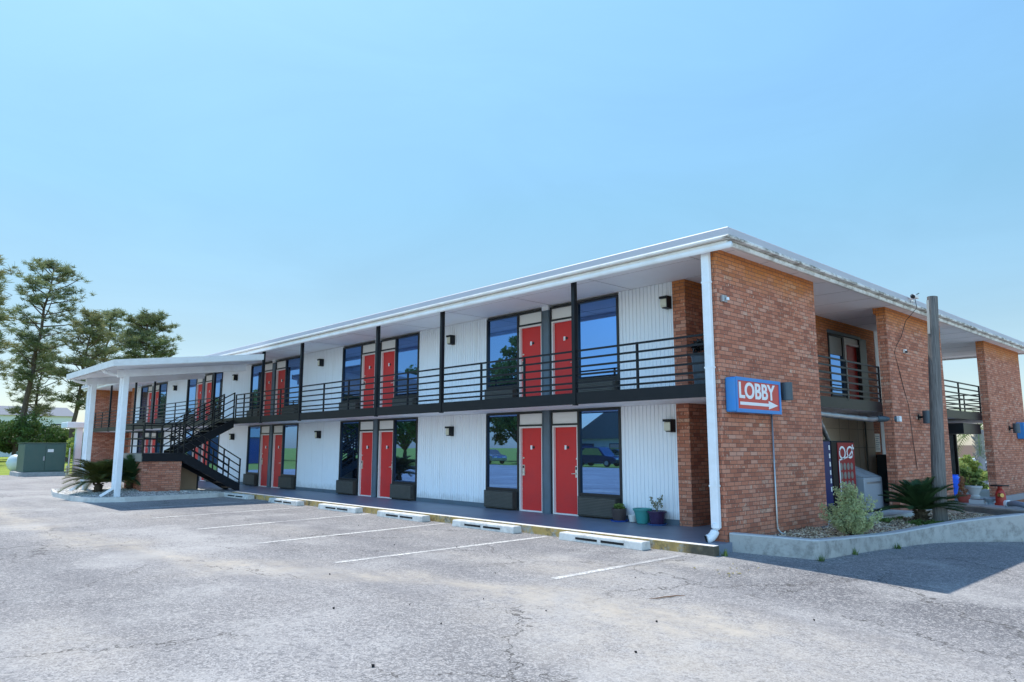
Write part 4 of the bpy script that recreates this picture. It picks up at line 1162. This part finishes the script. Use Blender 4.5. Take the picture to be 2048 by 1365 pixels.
# ------------------------------------------------------------------ things on the patio
def lath(name, lab, cat, loc, prof, mat, part_name='body', seg=20):
    t = thing(name, lab, cat, loc); MB().lathe(prof, loc, seg).build(part_name, mat, t); return t
PZ = .15
t = lath('blue_urn', 'large blue glazed urn with a dark plant behind the middle pier', 'urn', (-.42,13.0,PZ), [(0,0),(.15,0),(.17,.06),(.26,.34),(.30,.50),(.24,.58),(.26,.62),(.22,.62),(.20,.55),(0,.54)], pbr('blue_glaze', (.025,.13,.78), .25, .15, 4))
m = MB(); leaf_cloud(m, [(-.42+random.uniform(-.15,.1),13+random.uniform(-.1,.1),PZ+.68+random.uniform(0,.08)) for _ in range(10)], [.09]*10, 30, .04); m.build('plant', pbr('dark_plant', (.012,.022,.03), .6), t)
t = lath('red_pot', 'terracotta pot with a reddish pointed plant on the patio edge', 'plant pot', (.62,10.45,PZ), [(0,0),(.11,0),(.16,.17),(.17,.2),(.14,.2),(0,.18)], pbr('terracotta', (.33,.06,.045), .7, .2, 6))
m = MB(); leaf_cloud(m, [(.62+random.uniform(-1,1)*.13*(1-k/12), 10.45+random.uniform(-1,1)*.13*(1-k/12), PZ+.22+k*.036) for k in range(12) for _ in range(2)], [.05]*24, 26, .022); m.build('plant', leaf_mat('red_leaves', (.20,.03,.03), (.38,.20,.10), 8), t)
t = lath('grey_planter', 'grey flared planter beside the farthest pier', 'planter', (.35,12.4,PZ), [(0,0),(.12,0),(.15,.06),(.11,.10),(.19,.26),(.215,.30),(.215,.34),(.17,.34),(0,.31)], pbr('grey_plastic', (.42,.42,.42), .6, .1))
t = thing('tray', 'low white tray on the patio edge between the pots', 'tray', (1.0,10.15,PZ)); MB().box(.84,1.16,10.05,10.27,PZ,PZ+.11).build('tray_body', pbr('tray_plastic', (.45,.47,.5), .5), t, bevel=.01); MB().box(.87,1.13,10.08,10.24,PZ+.1105,PZ+.118).build('soil', M['bark'], t)
t = lath('blue_bowl', 'pale blue bowl planter left of the red standpipe', 'bowl', (1.26,10.25,PZ), [(0,0),(.06,0),(.07,.05),(.14,.13),(.15,.15),(.12,.15),(0,.12)], pbr('pale_blue_glaze', (.32,.42,.50), .35))
t = lath('standpipe', 'red standpipe with a dark flat top on the patio edge', 'standpipe', (1.52,10.12,PZ), [(0,0),(.14,0),(.14,.05),(.115,.06),(.11,.28),(.08,.36),(.05,.40),(.05,.46),(0,.46)], pbr('red_iron', (.42,.035,.025), .45, .15, 6), 'pipe_body')
MB().lathe([(0,.46),(.20,.46),(.20,.49),(0,.50)], (1.52,10.12,PZ), 18).build('top_plate', M['black'], t); MB().tube([(1.52,10.0,PZ+.25),(1.60,9.93,PZ+.25)], .05, 10).build('outlet', pbr('brass', (.45,.33,.12), .35, metallic=.8), t)
m = MB(); m.tube([(1.74,9.76,PZ+.06),(1.95,9.60,PZ+.09),(2.12,9.47,PZ+.07),(2.22,9.4,PZ+.02)], [.062,.066,.062,.05], 14); t = thing('pipe_offcut', 'grey blue plastic pipe with a white collar lying on the patio edge', 'pipe', (1.9,9.6,PZ)); m.build('pipe', pbr('grey_pvc', (.20,.25,.32), .5, .1), t, smooth=True); MB().tube([(1.70,9.79,PZ+.07),(1.76,9.75,PZ+.07)], .085, 14).build('collar', M['white'], t)

# ------------------------------------------------------------------ background beyond the second opening
z30 = gz(-4, 30)
leafy_tree('shrub', (-4.35, 29.5, z30), 1.75, .9, .2, 'sunlit yellow green bush seen through the far ground floor opening', 31, 'lime_leaf', 26, 60, .12, cat='shrub')
leafy_tree('shrub', (-3.7, 26.5, gz(-3.7,26.5)), 1.15, .55, .15, 'dark green bush seen behind the terracotta pot', 32, 'dark_leaf', 20, 60, .09, cat='shrub')
pt_ = thing('palm_tree', 'rough trunked palm seen through the far ground floor opening', 'palm tree', (-4.45, 32, gz(-4,32)))
m = MB(); zz = gz(-4,32)
m.tube([(-4.45,32,zz-.1),(-4.42,32,zz+1.2),(-4.4,32,zz+2.4),(-4.38,32,zz+3.2)], [.2,.19,.2,.22], 10)
for i in range(120):
    a = random.uniform(0,6.28); z = zz+random.uniform(.3,3.1); m.tube([(-4.42+math.cos(a)*.17,32+math.sin(a)*.17,z),(-4.42+math.cos(a)*.32,32+math.sin(a)*.32,z+.2)], [.035,.015], 4)
m.build('trunk', pbr('palm_bark', (.34,.32,.33), .9, .35, 9), pt_)
f = MB()
for i in range(26):
    a = i*2.4; el = R(75-3.4*i); p = Vector((-4.38,32,zz+3.2)); pts = [p.copy()]
    for k in range(8):
        el -= .14; p = p+Vector((math.cos(a)*math.cos(el), math.sin(a)*math.cos(el), math.sin(el)))*.26; pts.append(p.copy())
    f.tube(pts, .015, 4, cap=False); sd = Vector((-math.sin(a), math.cos(a), 0))
    for k in range(3, 9):
        for s in (-1, 1):
            for q in (0,.5): 
                c = pts[k] if q == 0 else pts[k].lerp(pts[k-1], .5); tip = c+(sd*s*.8+(pts[k]-pts[k-1]).normalized()*.6)*.45-Vector((0,0,.1)); dd = (pts[k]-pts[k-1]).normalized()*.025; f.add([c-dd,c+dd,tip], [(0,1,2)])
f.build('fronds', M['mid_leaf'], pt_)
# van with orange band
vn = thing('van', 'white van with an orange band parked beyond the far opening', 'van', (-6.6, 40, gz(-6,40)))
o_ = Vector(vn.location)
def vb_(x0,x1,y0,y1,z0,z1): return MB().box(o_.x+x0,o_.x+x1,o_.y+y0,o_.y+y1,o_.z+z0,o_.z+z1)
MB().prism([(o_.x-2.4,o_.z+.35),(o_.x+2.2,o_.z+.35),(o_.x+2.35,o_.z+.8),(o_.x+2.0,o_.z+1.05),(o_.x+1.5,o_.z+1.75),(o_.x+1.2,o_.z+1.9),(o_.x-2.4,o_.z+1.9)], o_.y-.9, o_.y+.9, 'y').build('body', pbr('van_white', (.78,.78,.78), .3, .03), vn, bevel=.05, clean=True)
vb_(-2.3,2.3,-.915,-.902,.72,.98).build('band', pbr('van_orange', (.80,.22,.03), .4), vn)
w_ = vb_(-1.9,-.4,-.914,-.902,1.15,1.62); w_.box(o_.x-.2,o_.x+1.3,o_.y-.914,o_.y-.902,o_.z+1.15,o_.z+1.62); w_.build('window', M['glass_dark'], vn)
for xw in (-1.5, 1.5):
    for yw in (-.82,.82):
        m = MB(); m.tube([(o_.x+xw,o_.y+yw-.1,o_.z+.33),(o_.x+xw,o_.y+yw+.1,o_.z+.33)], .33, 18); wh = m.build('wheel', M['frame'], vn)
        m = MB(); m.tube([(o_.x+xw,o_.y+yw-.115,o_.z+.33),(o_.x+xw,o_.y+yw+.115,o_.z+.33)], .19, 14); m.build('rim', M['galv'], wh)
def gable(name, lab, x0, x1, y0, y1, zb, hw, hr, wall, roof, axis='x', wins=0, face='x'):
    t = thing(name, lab, 'building', ((x0+x1)/2, (y0+y1)/2, zb))
    MB().box(x0,x1,y0,y1,zb-.5,zb+hw).build('wall', wall, t)
    ov = .5; m = MB()
    if axis == 'x': yc = (y0+y1)/2; m.prism([(y0-ov,zb+hw-.02),(y1+ov,zb+hw-.02),(yc,zb+hw+hr)], x0-ov, x1+ov, 'x')
    else: xc = (x0+x1)/2; m.prism([(x0-ov,zb+hw-.02),(x1+ov,zb+hw-.02),(xc,zb+hw+hr)], y0-ov, y1+ov, 'y')
    m.build('roof', roof, t, clean=True)
    for i in range(wins):
        f = (i+.5)/wins
        if face == 'x': y = y0+(y1-y0)*f; o = MB().box(x1+.01,x1+.06,y-.9,y+.9,zb+hw*.35,zb+hw*.8).build('window', M['frame'], t); MB().box(x1+.061,x1+.07,y-.8,y+.8,zb+hw*.38,zb+hw*.77).build('pane', M['glass_dark'], o)
        else:
            x = x0+(x1-x0)*f; yy = y0 if face == 'y-' else y1; s = -1 if face == 'y-' else 1
            o = MB().box(x-.9,x+.9,yy+s*.01,yy+s*.06,zb+hw*.35,zb+hw*.8).build('window', M['frame'], t); MB().box(x-.8,x+.8,yy+s*.061,yy+s*.07,zb+hw*.38,zb+hw*.77).build('pane', M['glass_dark'], o)
    return t
roof_grey = pbr('roof_shingle', (.20,.215,.245), .9, .15, 3, .3, 12)
white_wall = pbr('house_wall', (.70,.71,.73), .8, .05, 1)
gable('low_building', 'low brown roofed shop beyond the palm on the far side', -26, -6, 58, 68, gz(-12,60), 1.9, 1.0, white_wall, pbr('brown_roof', (.13,.085,.06), .9, .2, 3), 'x', 5, 'y-')

# ------------------------------------------------------------------ background at the left
tb = thing('transformer_box', 'dark green utility cabinet on a concrete pad at the lot edge', 'utility cabinet', (-44.9, -1.75, -.15))
MB().box(-46.6,-43.85,-3.15,-.55,-.3,.08).build('concrete_pad', M['concrete'], tb, bevel=.02)
g_ = pbr('cabinet_green', (.060,.115,.095), .55, .12, 2, dirt=(.10,.13,.11), dirt_amt=.4)
cbn = MB().prism([(-2.90,.08),(-.80,.08),(-.80,1.70),(-.88,1.76),(-2.82,1.76),(-2.90,1.70)], -46.2, -44.0, 'x').build('cabinet', g_, tb, bevel=.015, clean=True)
MB().box(-46.25,-43.96,-2.95,-.75,1.7605,1.80).build('lid', g_, tb, bevel=.01)
dm = MB(); dm.box(-43.995,-43.97,-2.80,-1.86,.16,1.68); dm.box(-43.995,-43.97,-1.83,-.9,.16,1.68); dm.build('cabinet_door', g_, tb, bevel=.008)
MB().box(-43.968,-43.962,-1.75,-1.45,1.25,1.42).build('warning_label', M['panel_white'], tb); MB().box(-43.968,-43.94,-1.95,-1.88,.75,1.0).build('handle', M['galv'], tb)
MB().tube([(-43.9,-.62,-.1),(-43.9,-.62,1.5)], .05, 8).build('conduit', M['galv'], tb)
for y in (-.75, -.62): MB().tube([(-43.7,y,-.1),(-43.7,y,.45)], .045, 8).build('bollard_stub', pbr('stub_cream', (.70,.62,.42), .6), tb)
tk = thing('gas_tank', 'pale green rounded gas tank behind the utility cabinet', 'tank', (-48.5, -3.0, -.15))
m = MB()
for i in range(0, 1):
    n = 14; L = 1.6; r = .55; pts = []; rad = []
    for k in range(n+1):
        s = -1+2*k/n; pts.append((-48.6, -2.15+s*L*.6, .55)); rad.append(r*math.sqrt(max(.0009, 1-max(0, abs(s)-.45)**2/.55**2)))
    m.tube(pts, rad, 18)
m.build('tank_shell', pbr('tank_paint', (.55,.63,.62), .45, .06), tk, smooth=True)
MB().box(-48.9,-48.3,-2.8,-2.6,-.2,.15).box(-48.9,-48.3,-1.7,-1.5,-.2,.15).build('saddle', M['concrete'], tk); MB().lathe([(0,0),(.12,0),(.12,.2),(0,.22)], (-48.6,-2.5,1.06), 12).build('valve_dome', g_, tk)
# porch at far left
pc = thing('porch', 'small flat roofed white porch past the far end of the motel', 'porch', (-45, 0, -.15))
MB().box(-46.2,-44.6,-.75,1.6,2.72,3.08).build('porch_roof', M['white'], pc, bevel=.04); MB().box(-45.2,-44.85,-.15,.2,-.15,2.72).build('column', M['white'], pc)
# hedge shrubs along the lawn, pines and house
i = 0
HL = [(-84,-6.0,4.5,4.0,'dark_leaf','dense dark green shrub, leftmost of the hedge behind the utility cabinet'), (-80,-1.2,4.1,3.4,'dark_leaf','broad dark green shrub in the hedge left of the utility cabinet'), (-77,2.6,4.2,3.0,'dark_leaf','tall dark green shrub in the hedge right behind the utility cabinet'), (-79,6.1,3.2,2.0,'mid_leaf','smaller mid green shrub at the right end of the hedge'), (-62,4.1,2.9,1.25,'lime_leaf','sunlit lime green bush beside the white porch column'), (-64,6.2,2.7,1.3,'mid_leaf','mid green bush behind the white porch column'), (-92,4.5,4.3,2.4,'mid_leaf','mid green shrub rising at the back of the hedge')]
for x,y,h,r,mt,lab in HL:
    if x < -70: x, y, h, r = 6.54+(x-6.54)*1.27, -10.94+(y+10.94)*1.27, h*1.25, r*1.25
    leafy_tree('shrub' if h < 6 else 'leafy_tree', (x,y,-.15), h, r, h*.12, lab, 50+i, mt, 60, 130, .17 if h < 6 else .22, 'hedge shrubs beyond the lawn', 'shrub' if h < 6 else 'tree'); i += 1
pine((-100,5.0,-.15), 25.2, .40, 5.6, (1.1,2.0), 'tall open pine with a bare dark trunk and rounded top left of the motel', 11, 17, 'pine', 1.25)
pine((-86,-1.2,-.15), 21.5, .36, 5.2, (.5,-.9), 'pine at the left picture edge with a forked trunk', 12, 17, 'pine_brown', 1.15)
pine((-80,-3.8,-.15), 20.5, .40, 4.2, (.3,.8), 'pine half cut by the left picture edge, nearest of the group', 13, 15, 'pine', 1.0)
pine((-92,9.0,-.15), 17.9, .36, 3.5, (.6,1.3), 'slim pine with a dark straight trunk, second from the motel roof', 14, 16, 'pine_brown', 1.0)
pine((-115,16.8,-.15), 22.4, .42, 4.4, (.5,1.0), 'distant thin crowned pine behind the slim pine', 15, 14, 'pine', 1.0)
pine((-95,17.0,-.15), 18.6, .30, 4.9, (.3,.4), 'dense dark round crowned pine just above the canopy roof', 16, 24, 'pine', 1.6, True)
pine((-118,9.5,-.15), 16.5, .34, 4.6, (.2,.5), 'pine with low drooping branches behind the tall open pine', 17, 16, 'pine_brown', 1.0)
hs = gable('white_house', 'long white building with a grey roof behind the pines', -168, -150, -12, 21.3, -.15, 7.4, 2.0, white_wall, roof_grey, 'y', 6, 'x')
gable('white_shed', 'small white roofed shed behind the hedge beside the pines', -125, -118, 8.6, 14.6, -.15, 3.9, .7, pbr('shed_wall', (.42,.44,.47), .8), pbr('white_roof', (.80,.80,.80), .5), 'y', 2, 'x')

# ------------------------------------------------------------------ across the lot: what the window panes mirror
leafy_tree('leafy_tree', (-51.5,-41,-.15), 13.2, 4.3, 2.0, 'bright leafy tree across the lot, mirrored in the windows of the rightmost pair', 71, 'mid_leaf', 70, 110, .28, 'trees mirrored in the windows')
leafy_tree('leafy_tree', (-63,-38,-.15), 10.6, 4.0, 1.8, 'leafy tree across the lot, mirrored in the windows of the second pair', 72, 'mid_leaf', 60, 110, .28, 'trees mirrored in the windows')
leafy_tree('leafy_tree', (-76,-34,-.15), 9.0, 4.6, 1.8, 'broad tree across the lot, mirrored in the windows of the third pair', 73, 'dark_leaf', 60, 110, .30, 'trees mirrored in the windows')
leafy_tree('leafy_tree', (-24,-50,-.15), 7.2, 4.6, 1.2, 'low dark tree across the lot, mirrored low in the rightmost window', 74, 'dark_leaf', 60, 110, .28, 'trees mirrored in the windows')
for q, (tx, ty, th, trd, mt_, lb) in enumerate([(-78,-44,12.5,5.2,'mid_leaf','second broad tree in the row across the lot'), (-60,-50,11.0,5.0,'dark_leaf','dark bushy tree behind the silver car across the lot'), (-88,-26,9.0,5.0,'mid_leaf','tall leafy tree beyond the blue container'), (-100,-16,9.5,5.0,'dark_leaf','dark tree at the far end of the row across the lot'), (-15,-46,8.5,4.6,'mid_leaf','leafy tree at the near end of the row across the lot')]):
    leafy_tree('leafy_tree', (tx, ty, -.15), th, trd, 1.2, lb+', mirrored in the panes', 80+q, mt_, 56, 100, .32, 'trees mirrored in the windows')
gable('gabled_house', 'pale gabled house across the lot mirrored in the rightmost ground floor window', -48, -36, -58, -46, -.15, 2.6, 3.4, white_wall, roof_grey, 'y', 3, 'y+')
def car(lab, loc, paint, rz, suv=False):
    t = thing('car', lab, 'car', loc, rz=rz)
    def b(mb, n, m, p=t, **kw):
        return mb.build(n, m, p, origin=(0,0,0), **kw)
    h = 1.72 if suv else 1.46
    pr = [(-2.25,.30),(2.2,.30),(2.28,.62),(2.1,.86),(1.2,.98),(.55,h-.06),(.2,h),(-1.1,h),(-1.5,h-.1),(-2.0,1.02),(-2.28,.92)]
    b(MB().prism(pr, -.86, .86, 'y'), 'body', paint, bevel=.07, clean=True)
    for s in (-1, 1):
        b(MB().prism([(1.0,1.0),(.5,h-.12),(-.9,h-.12),(-1.55,1.03)], s*.862, s*.87, 'y'), 'side_window', M['glass_dark'], clean=True)
        for x in (-1.4, 1.42):
            wh = b(MB().tube([(x,s*.70,.33),(x,s*.89,.33)], .33, 18), 'wheel', M['frame']); b(MB().tube([(x,s*.74,.33),(x,s*.905,.33)], .2, 14), 'rim', M['galv'], wh)
        b(MB().box(2.2,2.29,s*.5-.17,s*.5+.17,.62,.76), 'headlight', M['sign_white'])
car('silver car parked across the lot, mirrored in the rightmost pair of windows', (-50.5,-35.5,-.15), pbr('car_silver', (.45,.47,.5), .25, .03, metallic=.6), R(10))
car('dark blue car parked across the lot, mirrored in the rightmost window', (-36,-36,-.15), pbr('car_navy', (.02,.03,.08), .2, .03), R(-6), True)
bl = thing('container', 'blue steel container with a pale pitched cover across the lot', 'container', (-74,-18,-.15)); MB().box(-79,-70,-21,-15,-.2,2.6).build('box', pbr('container_blue', (.02,.09,.28), .5), bl); MB().prism([(-21.3,2.605),(-14.7,2.605),(-18,4.6)], -79.3, -69.7, 'x').build('cover', white_wall, bl, clean=True)

# ------------------------------------------------------------------ debris on the asphalt
spots = [(1.29,-3.75),(.62,-6.4),(-1.05,-4.2),(.1,-5.4),(-2.5,-5.9),(-.2,-6.2),(1.9,-4.6),(-4.4,-3.6),(-7.6,-2.4),(.9,-5.2),(2.4,-5.6),(-.6,-6.9),(-6.8,-4.4),(1.3,-7.6),(-3.4,-3.0),(2.9,-3.2),(.4,-3.0)]
for i, (x, y) in enumerate(spots):
    m = MB(); rock(m, (x, y, gz(x,y)+.010), random.uniform(.010,.022))
    tag(m.build('pine_cone_scrap', M['hole']), 'small dark pine cone scrap lying on the asphalt', 'debris', 'dark scraps on the asphalt')

for i in range(14):
    x, y = random.uniform(.35,1.15), random.uniform(-1.9,-.95)
    m = MB(); a = random.uniform(0,6.28); d = Vector((math.cos(a), math.sin(a), 0))*random.uniform(.02,.045); e = Vector((-d.y, d.x, 0))*.45; c = Vector((x, y, gz(x,y)+.012))
    m.add([c-d, c-e+Vector((0,0,.012)), c+d, c+e+Vector((0,0,.016))], [(0,1,2,3)])
    tag(m.build('dry_leaf', pbr('dry_leaf', (.24,.20,.06), .8, .3, 30) if i == 0 else bpy.data.materials['dry_leaf']), 'tiny dry leaf scrap on the asphalt near the kerb end', 'leaf', 'dry leaf scraps by the kerb end')
tw = MB(); tp = [(1.25,-3.84),(1.30,-3.74),(1.31,-3.64),(1.345,-3.55),(1.355,-3.45),(1.42,-3.37)]
tw.tube([(x, y, gz(x,y)+.012) for x, y in tp], [.003,.006,.007,.008,.006,.003], 6)
tag(tw.build('twig', pbr('twig_brown', (.28,.15,.085), .8)), 'thin brown twig lying on the asphalt in the foreground', 'twig')
# ------------------------------------------------------------------ light, sky, camera
sun_dir = Vector((-2.92, .12, 5.51)).normalized()
elev = math.asin(sun_dir.z); az = math.atan2(sun_dir.x, sun_dir.y)   # measured from +Y toward +X
sl = bpy.data.lights.new('sun', 'SUN'); sl.energy = 5.0; sl.angle = R(.53); sl.color = (1, .955, .89)
so = bpy.data.objects.new('sun', sl); COL.objects.link(so); so.location = (-20, 5, 40)
so.rotation_euler = sun_dir.to_track_quat('Z', 'Y').to_euler()
wd = bpy.data.worlds.new('World'); SC.world = wd; wd.use_nodes = True
nt = wd.node_tree; bg = nt.nodes['Background']
sk = nt.nodes.new('ShaderNodeTexSky'); sk.sky_type = 'NISHITA'; sk.sun_disc = False
sk.sun_elevation = elev; sk.sun_rotation = az; sk.altitude = 0; sk.air_density = 1.0; sk.dust_density = .6; sk.ozone_density = 1.6
# hazy bright lower sky, unseen zenith dimmed to deepen the ground shadows
tc = nt.nodes.new('ShaderNodeTexCoord'); sx = nt.nodes.new('ShaderNodeSeparateXYZ'); nt.links.new(tc.outputs['Generated'], sx.inputs[0])
rp = nt.nodes.new('ShaderNodeValToRGB'); nt.links.new(sx.outputs[2], rp.inputs[0])
el = rp.color_ramp.elements
for _ in range(3): el.new(.5)
for e_, (p_, c_) in zip(el, [(0, (1.0,1.02,1.14)), (.14, (.92,.99,.94)), (.32, (1.02,1.34,1.22)), (.56, (1.35,1.80,1.76)), (.80, (.20,.32,.60))]):
    e_.position = p_; e_.color = (*c_, 1)
mx = nt.nodes.new('ShaderNodeMix'); mx.data_type = 'RGBA'; mx.blend_type = 'MULTIPLY'; mx.inputs[0].default_value = 1
nt.links.new(sk.outputs[0], mx.inputs[6]); nt.links.new(rp.outputs[0], mx.inputs[7])
# low sky gain added in the unseen south-east to fill the shaded walls
dp_ = nt.nodes.new('ShaderNodeVectorMath'); dp_.operation = 'DOT_PRODUCT'; nt.links.new(tc.outputs['Generated'], dp_.inputs[0]); dp_.inputs[1].default_value = (.60, -.80, 0)
mr = nt.nodes.new('ShaderNodeMapRange'); nt.links.new(dp_.outputs['Value'], mr.inputs[0])
for i_, v_ in ((1, .05), (2, .75), (3, 1.0), (4, 2.9)): mr.inputs[i_].default_value = v_
sc2 = nt.nodes.new('ShaderNodeVectorMath'); sc2.operation = 'SCALE'; nt.links.new(mx.outputs[2], sc2.inputs[0]); nt.links.new(mr.outputs[0], sc2.inputs['Scale'])
dp2 = nt.nodes.new('ShaderNodeVectorMath'); dp2.operation = 'DOT_PRODUCT'; nt.links.new(tc.outputs['Generated'], dp2.inputs[0]); dp2.inputs[1].default_value = (.90, .43, 0)
nz = nt.nodes.new('ShaderNodeTexNoise'); nz.inputs['Scale'].default_value = 2.2; nz.inputs['Detail'].default_value = 6; nz.inputs['Roughness'].default_value = .6; nz.inputs['Distortion'].default_value = .8
mp3 = nt.nodes.new('ShaderNodeMapping'); mp3.inputs['Scale'].default_value = (1, 1, 3.2); nt.links.new(tc.outputs['Generated'], mp3.inputs[0]); nt.links.new(mp3.outputs[0], nz.inputs['Vector'])
mr2 = nt.nodes.new('ShaderNodeMapRange'); nt.links.new(dp2.outputs['Value'], mr2.inputs[0])
for i_, v_ in ((1, -.55), (2, .35), (3, .98), (4, 1.20)): mr2.inputs[i_].default_value = v_
mr3 = nt.nodes.new('ShaderNodeMapRange'); nt.links.new(nz.outputs[0], mr3.inputs[0])
for i_, v_ in ((1, .3), (2, .75), (3, .97), (4, 1.06)): mr3.inputs[i_].default_value = v_
mu = nt.nodes.new('ShaderNodeMath'); mu.operation = 'MULTIPLY'; nt.links.new(mr2.outputs[0], mu.inputs[0]); nt.links.new(mr3.outputs[0], mu.inputs[1])
sc3 = nt.nodes.new('ShaderNodeVectorMath'); sc3.operation = 'SCALE'; nt.links.new(sc2.outputs[0], sc3.inputs[0]); nt.links.new(mu.outputs[0], sc3.inputs['Scale'])
nt.links.new(sc3.outputs[0], bg.inputs[0]); bg.inputs[1].default_value = .13
cam = bpy.data.cameras.new('camera'); co_ = bpy.data.objects.new('camera', cam); COL.objects.link(co_)
cam.sensor_width = 36; cam.lens = 36*1435.906/2048; cam.clip_end = 3000; cam.clip_start = .1
yaw, pitch, roll = .8221, .1466, .0004
fwd = Vector((-math.sin(yaw)*math.cos(pitch), math.cos(yaw)*math.cos(pitch), math.sin(pitch)))
rgt = Vector((math.cos(yaw), math.sin(yaw), 0)); upv = rgt.cross(fwd)
r2 = rgt*math.cos(roll)+upv*math.sin(roll); u2 = upv*math.cos(roll)-rgt*math.sin(roll)
mt = Matrix((r2, u2, -fwd)).transposed().to_4x4(); mt.translation = (6.5412, -10.9435, 1.5588)
co_.matrix_world = mt
SC.camera = co_
SC.view_settings.view_transform = 'Standard'; SC.view_settings.look = 'None'; SC.view_settings.exposure = 0
SC.cycles.max_bounces = 8; SC.cycles.use_denoising = True
